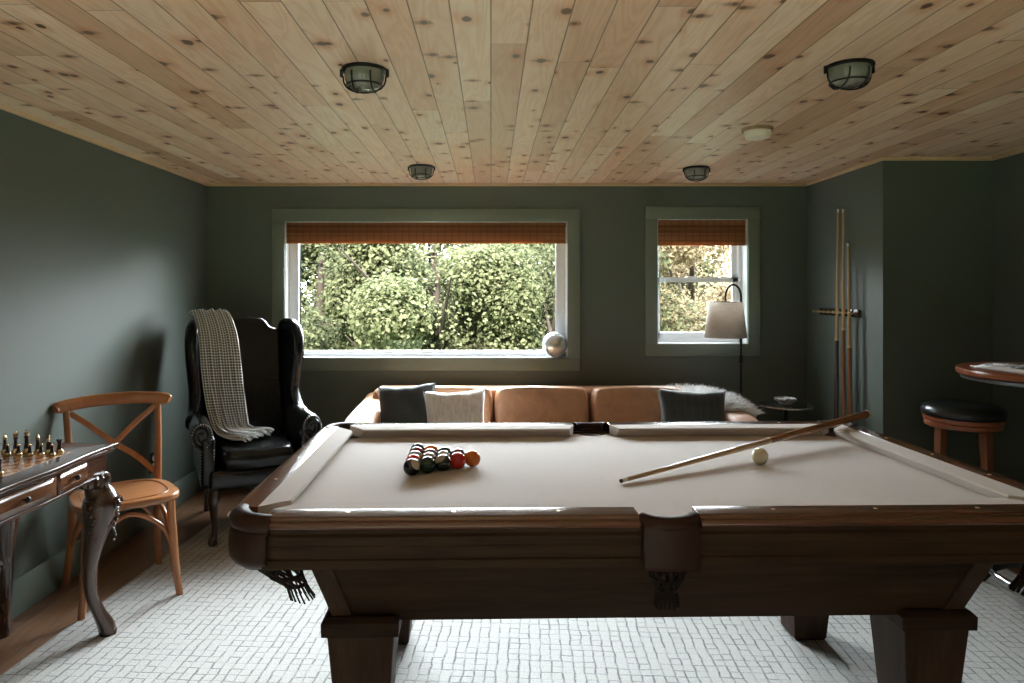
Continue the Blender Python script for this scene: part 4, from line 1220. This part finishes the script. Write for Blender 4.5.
# houndstooth throw over the left wing
th = thing('throw_blanket', 'grey and white checked fringed blanket over the left wing of the black armchair', 'blanket', (-1.443,4.143,0), WA)
th.scale = (.78,.97,1.01)
path = [(-.350,.325,1.212),(-.330,.30,1.226),(-.305,.26,1.222),(-.275,.175,1.12),(-.262,.115,1.0),(-.252,.085,.88),(-.235,.06,.74),(-.215,.03,.62),(-.190,-.02,.545),(-.140,-.10,.522),(-.050,-.18,.520)]
sp_ = smooth_path(path, 8)
bmw = bmesh.new(); uvl = bmw.loops.layers.uv.new('UVMap')
NW = 26; rows = []; acc = 0; prevp = None
for i, p_ in enumerate(sp_):
    p_ = Vector(p_); t_ = i/(len(sp_)-1)
    if prevp is not None: acc += (p_-prevp).length
    prevp = p_
    wid = .23+.06*math.sin(PI*min(1,t_*1.1))+(.07*(t_-.8)/.2 if t_ > .8 else 0)
    dv = Vector((.93,-.30,.0)).normalized() if t_ < .55 else Vector((.93,-.30,.0)).lerp(Vector((.80,.60,0)), (t_-.55)/.45).normalized()
    tg = (Vector(sp_[min(i+1,len(sp_)-1)])-Vector(sp_[max(i-1,0)])).normalized()
    nrm = dv.cross(tg); nrm.normalize()
    row = []
    for k in range(NW+1):
        u = k/NW-.30
        fold = .026*math.sin(u*15+t_*4.5)*(.3+.7*min(1,t_*1.8))+.010*math.sin(u*37+t_*9)
        if nrm.z < -.1 or (abs(nrm.z) <= .1 and nrm.y > 0): nn = -nrm
        else: nn = nrm
        q = p_+dv*(u*wid)+nn*(abs(fold)*.9+.002)
        row.append(bmw.verts.new(q))
    rows.append((row, acc))
for i in range(len(rows)-1):
    for k in range(NW):
        f = bmw.faces.new((rows[i][0][k], rows[i][0][k+1], rows[i+1][0][k+1], rows[i+1][0][k]))
        for lp_, (uu, vv) in zip(f.loops, ((k/NW,rows[i][1]),((k+1)/NW,rows[i][1]),((k+1)/NW,rows[i+1][1]),(k/NW,rows[i+1][1]))):
            lp_[uvl].uv = (uu, vv/acc)
me = bpy.data.meshes.new('cloth'); 
endrow = [v.co.copy() for v in rows[-1][0]]
bmw.to_mesh(me); bmw.free(); me.shade_smooth()
o = bpy.data.objects.new('cloth', me); col.objects.link(o); o.parent = th; me.materials.append(M['throw'])
d = o.modifiers.new('s','SOLIDIFY'); d.thickness = .008; d.offset = 0
q = MB()
for i in range(len(endrow)-1):
    for h_ in (0,.5):
        p_ = endrow[i].lerp(endrow[i+1], h_); e_ = p_+Vector((.035+rnd.uniform(-.01,.01), -.045+rnd.uniform(-.01,.01), -.006))
        q.tube([tuple(p_), tuple((p_+e_)/2+Vector((0,0,.004))), tuple(e_)], 5, .0035)
q.build('fringe', M['throw_fringe'], th)

# ------------------------------------------------------------------ outside: ground and trees
gm = simple('lawn', (.05,.08,.025), .9, nscale=3)
o = MB().box(-60,60,-60,60,-3.6,-3.5).build('lawn_ground', gm, None, smooth=False); o['kind'] = 'structure'
def leafmat(name, c1, c2, tr=.4):
    b = NB(name); v = b.pos()
    oi = b.n('ShaderNodeNewGeometry').outputs['Random Per Island']
    f = b.m('ADD', b.m('MULTIPLY', oi, .6), b.m('MULTIPLY', b.noise(v, 1.6, 2), .4))
    cc = b.ramp(f, [(.25, c1), (.7, c2)])
    d = b.n('ShaderNodeBsdfDiffuse'); b.link(cc, d.inputs[0])
    t = b.n('ShaderNodeBsdfTranslucent'); b.link(cc, t.inputs[0])
    mx = b.n('ShaderNodeMixShader'); mx.inputs[0].default_value = tr
    b.link(d.outputs[0], mx.inputs[1]); b.link(t.outputs[0], mx.inputs[2]); b.link(mx.outputs[0], b.out.inputs[0]); return b.mat
M['bark'] = simple('bark', (.045,.034,.026), .9, nscale=12, bump=.5)
def crown_mesh(seed, lobes, n, leaf):
    rd = random.Random(seed)
    vs = []; fs = []
    for i in range(n):
        c_, r_ = lobes[rd.randrange(len(lobes))]
        d = Vector((rd.gauss(0,1), rd.gauss(0,1), rd.gauss(0,1))).normalized()
        rr_ = r_*(rd.random()**.28)
        rr_ *= 1+.22*noise.noise(d*2.6+c_)
        p = c_+d*rr_
        # clumps: pull toward nearby twig points
        s_ = leaf*rd.uniform(.55,1.25)
        ax1 = (d+Vector((rd.uniform(-.9,.9), rd.uniform(-.9,.9), rd.uniform(-.4,1.3)))).normalized()
        a_ = ax1.orthogonal().normalized(); a_.rotate(Matrix.Rotation(rd.uniform(0,6.28),3,ax1)); b_ = ax1.cross(a_)
        k = len(vs)
        vs += [p-a_*s_*.5, p+b_*s_*.34+ax1*s_*.06, p+a_*s_*.5, p-b_*s_*.34+ax1*s_*.06]
        fs.append((k,k+1,k+2,k+3))
    me = bpy.data.meshes.new('crown'); me.from_pydata([tuple(v) for v in vs], [], fs); me.update(); return me
def tree(label, x, y, zc, R_, mat, seed, n=26000, leaf=.10, group=None, sq=1.0):
    t = thing('tree', label, 'tree', (x, y, -3.5), 0, group)
    rd = random.Random(seed); h = zc+3.5
    lobes = [(Vector((0,0,h)), R_*.75)]
    for k in range(22):
        a = rd.uniform(0,6.28); el = rd.uniform(-.9,1.0)
        q = Vector((math.cos(a)*math.cos(el), math.sin(a)*math.cos(el), math.sin(el)*sq))*R_*rd.uniform(.55,.88)
        lobes.append((Vector((0,0,h))+q, R_*rd.uniform(.20,.36)))
    me = crown_mesh(seed, lobes, n, leaf); me.materials.append(mat)
    o = bpy.data.objects.new('crown', me); col.objects.link(o); o.parent = t
    mb = MB(); mb.tube(smooth_path([(0,0,0,.22),(.1,.0,h*.4,.17),(0,.1,h*.8,.12),(.05,0,h+R_*.5,.04)],5), 12)
    for k in range(9):
        a = rd.uniform(0,6.28); z0_ = h*rd.uniform(.55,.95); l_ = R_*rd.uniform(.6,.85)
        mb.tube(smooth_path([(0,.05,z0_,.07),(math.cos(a)*l_*.4,math.sin(a)*l_*.4,z0_+l_*.35,.045),(math.cos(a)*l_,math.sin(a)*l_,z0_+l_*.9,.012)],5), 8)
    mb.build('trunk', M['bark'], t)
    return t
LG = leafmat('leaf_green', (.042,.050,.027), (.130,.140,.078))
LP = leafmat('leaf_pale', (.065,.078,.036), (.195,.205,.115))
LY_ = leafmat('leaf_yellow', (.15,.125,.08), (.34,.28,.18), .5)
trees = [
 ('leafy green maple seen at the left of the wide window', -2.9, 11.6, .9, 2.2, LG),
 ('pale green leafy tree seen in the centre of the wide window', -.9, 11.0, .7, 2.0, LP),
 ('broad green tree with a visible trunk at the right of the wide window', 1.2, 12.4, 1.0, 2.3, LG),
 ('taller tree behind the others in the wide window', -1.3, 15.5, 1.9, 2.9, LG),
 ('tree beyond the left side of the wide window', -4.9, 15.0, .9, 2.9, LP),
 ('yellowing tree close outside the narrow sash window', 3.9, 13.5, 1.0, 2.1, LY_),
 ('golden autumn tree farther out in the narrow sash window', 6.3, 17.5, 1.4, 3.1, LY_),
 ('green tree between the two windows', 2.7, 17.5, 1.6, 3.0, LG)]
for i, (la, x, y, zc, r_, mt) in enumerate(trees):
    tree(la, x, y, zc, r_, mt, 11+i, 62000 if y < 14 else 45000, .075 if y < 14 else .11, 'trees outside the windows')

# ------------------------------------------------------------------ light
wd = bpy.data.worlds.new('sky'); sc.world = wd; wd.use_nodes = True
nt = wd.node_tree; nt.nodes.clear()
def N(t, **k):
    x = nt.nodes.new(t)
    for a, b_ in k.items(): setattr(x, a, b_)
    return x
tc = N('ShaderNodeTexCoord'); sx3 = N('ShaderNodeSeparateXYZ'); nt.links.new(tc.outputs['Generated'], sx3.inputs[0])
def mth(op, a, b_=None, cl=False):
    x = N('ShaderNodeMath', operation=op, use_clamp=cl)
    for i, v in enumerate((a, b_)):
        if v is None: continue
        if isinstance(v, (int, float)): x.inputs[i].default_value = v
        else: nt.links.new(v, x.inputs[i])
    return x.outputs[0]
# bright hazy region of sky to the back, moderately above the horizon
dt = N('ShaderNodeVectorMath', operation='DOT_PRODUCT'); nt.links.new(tc.outputs['Generated'], dt.inputs[0])
SD = Vector((.14,.86,.48)).normalized(); dt.inputs[1].default_value = SD
lobe = mth('POWER', mth('MAXIMUM', dt.outputs['Value'], 0.0), 2.6)
SKY_B, SKY_L = .35, 62.0
stn = mth('ADD', mth('MULTIPLY', lobe, SKY_L), mth('MULTIPLY', mth('ADD', mth('MULTIPLY', sx3.outputs[1], .7), 1.0), SKY_B))
upm = mth('MULTIPLY', mth('ADD', sx3.outputs[2], .05), 8, True)
stn = mth('MULTIPLY', stn, upm)
bg = N('ShaderNodeBackground'); bg.inputs[0].default_value = (.86,.95,1.0,1); nt.links.new(stn, bg.inputs[1])
wo = N('ShaderNodeOutputWorld'); nt.links.new(bg.outputs[0], wo.inputs[0])
wd.cycles.sampling_method = 'MANUAL'; wd.cycles.sample_map_resolution = 512
def portal(name, b_, y, facing):
    l = bpy.data.lights.new(name, 'AREA'); l.shape = 'RECTANGLE'; l.size = b_[1]-b_[0]; l.size_y = b_[3]-b_[2]
    l.cycles.is_portal = True
    o = bpy.data.objects.new(name, l); col.objects.link(o)
    o.location = ((b_[0]+b_[1])/2, y, (b_[2]+b_[3])/2)
    o.rotation_euler = (R(-90) if facing < 0 else R(90), 0, 0)
portal('window_light_portal', b1, YB+WT+.01, -1); portal('window_light_portal', b2, YB+WT+.01, -1)
portal('window_light_portal', f1, YFr-WT-.01, 1)

sl = bpy.data.lights.new('sun', 'SUN'); sl.energy = 23.0; sl.angle = R(6); sl.color = (1,.965,.91)
so_ = bpy.data.objects.new('sun', sl); col.objects.link(so_)
so_.rotation_euler = Vector((-.10,-.76,.66)).to_track_quat('Z','Y').to_euler()
# ------------------------------------------------------------------ camera
cam = bpy.data.cameras.new('camera'); co_ = bpy.data.objects.new('camera', cam); col.objects.link(co_)
cam.sensor_width = 36; cam.lens = 36*F/1024
cam.shift_x = (512-VX)/1024; cam.shift_y = -(341.5-VY)/1024
co_.location = (0,0,CH); co_.rotation_euler = (R(90),0,0)
cam.clip_start = .02
sc.camera = co_
sc.view_settings.view_transform = 'Standard'; sc.view_settings.look = 'None'
sc.view_settings.gamma = 1; sc.view_settings.use_curve_mapping = False
sc.view_settings.exposure = 0.56
cy = sc.cycles
cy.max_bounces = 8; cy.diffuse_bounces = 5; cy.glossy_bounces = 4; cy.transmission_bounces = 4; cy.transparent_max_bounces = 12
cy.sample_clamp_indirect = 6; cy.caustics_reflective = False; cy.caustics_refractive = False
cy.use_denoising = True
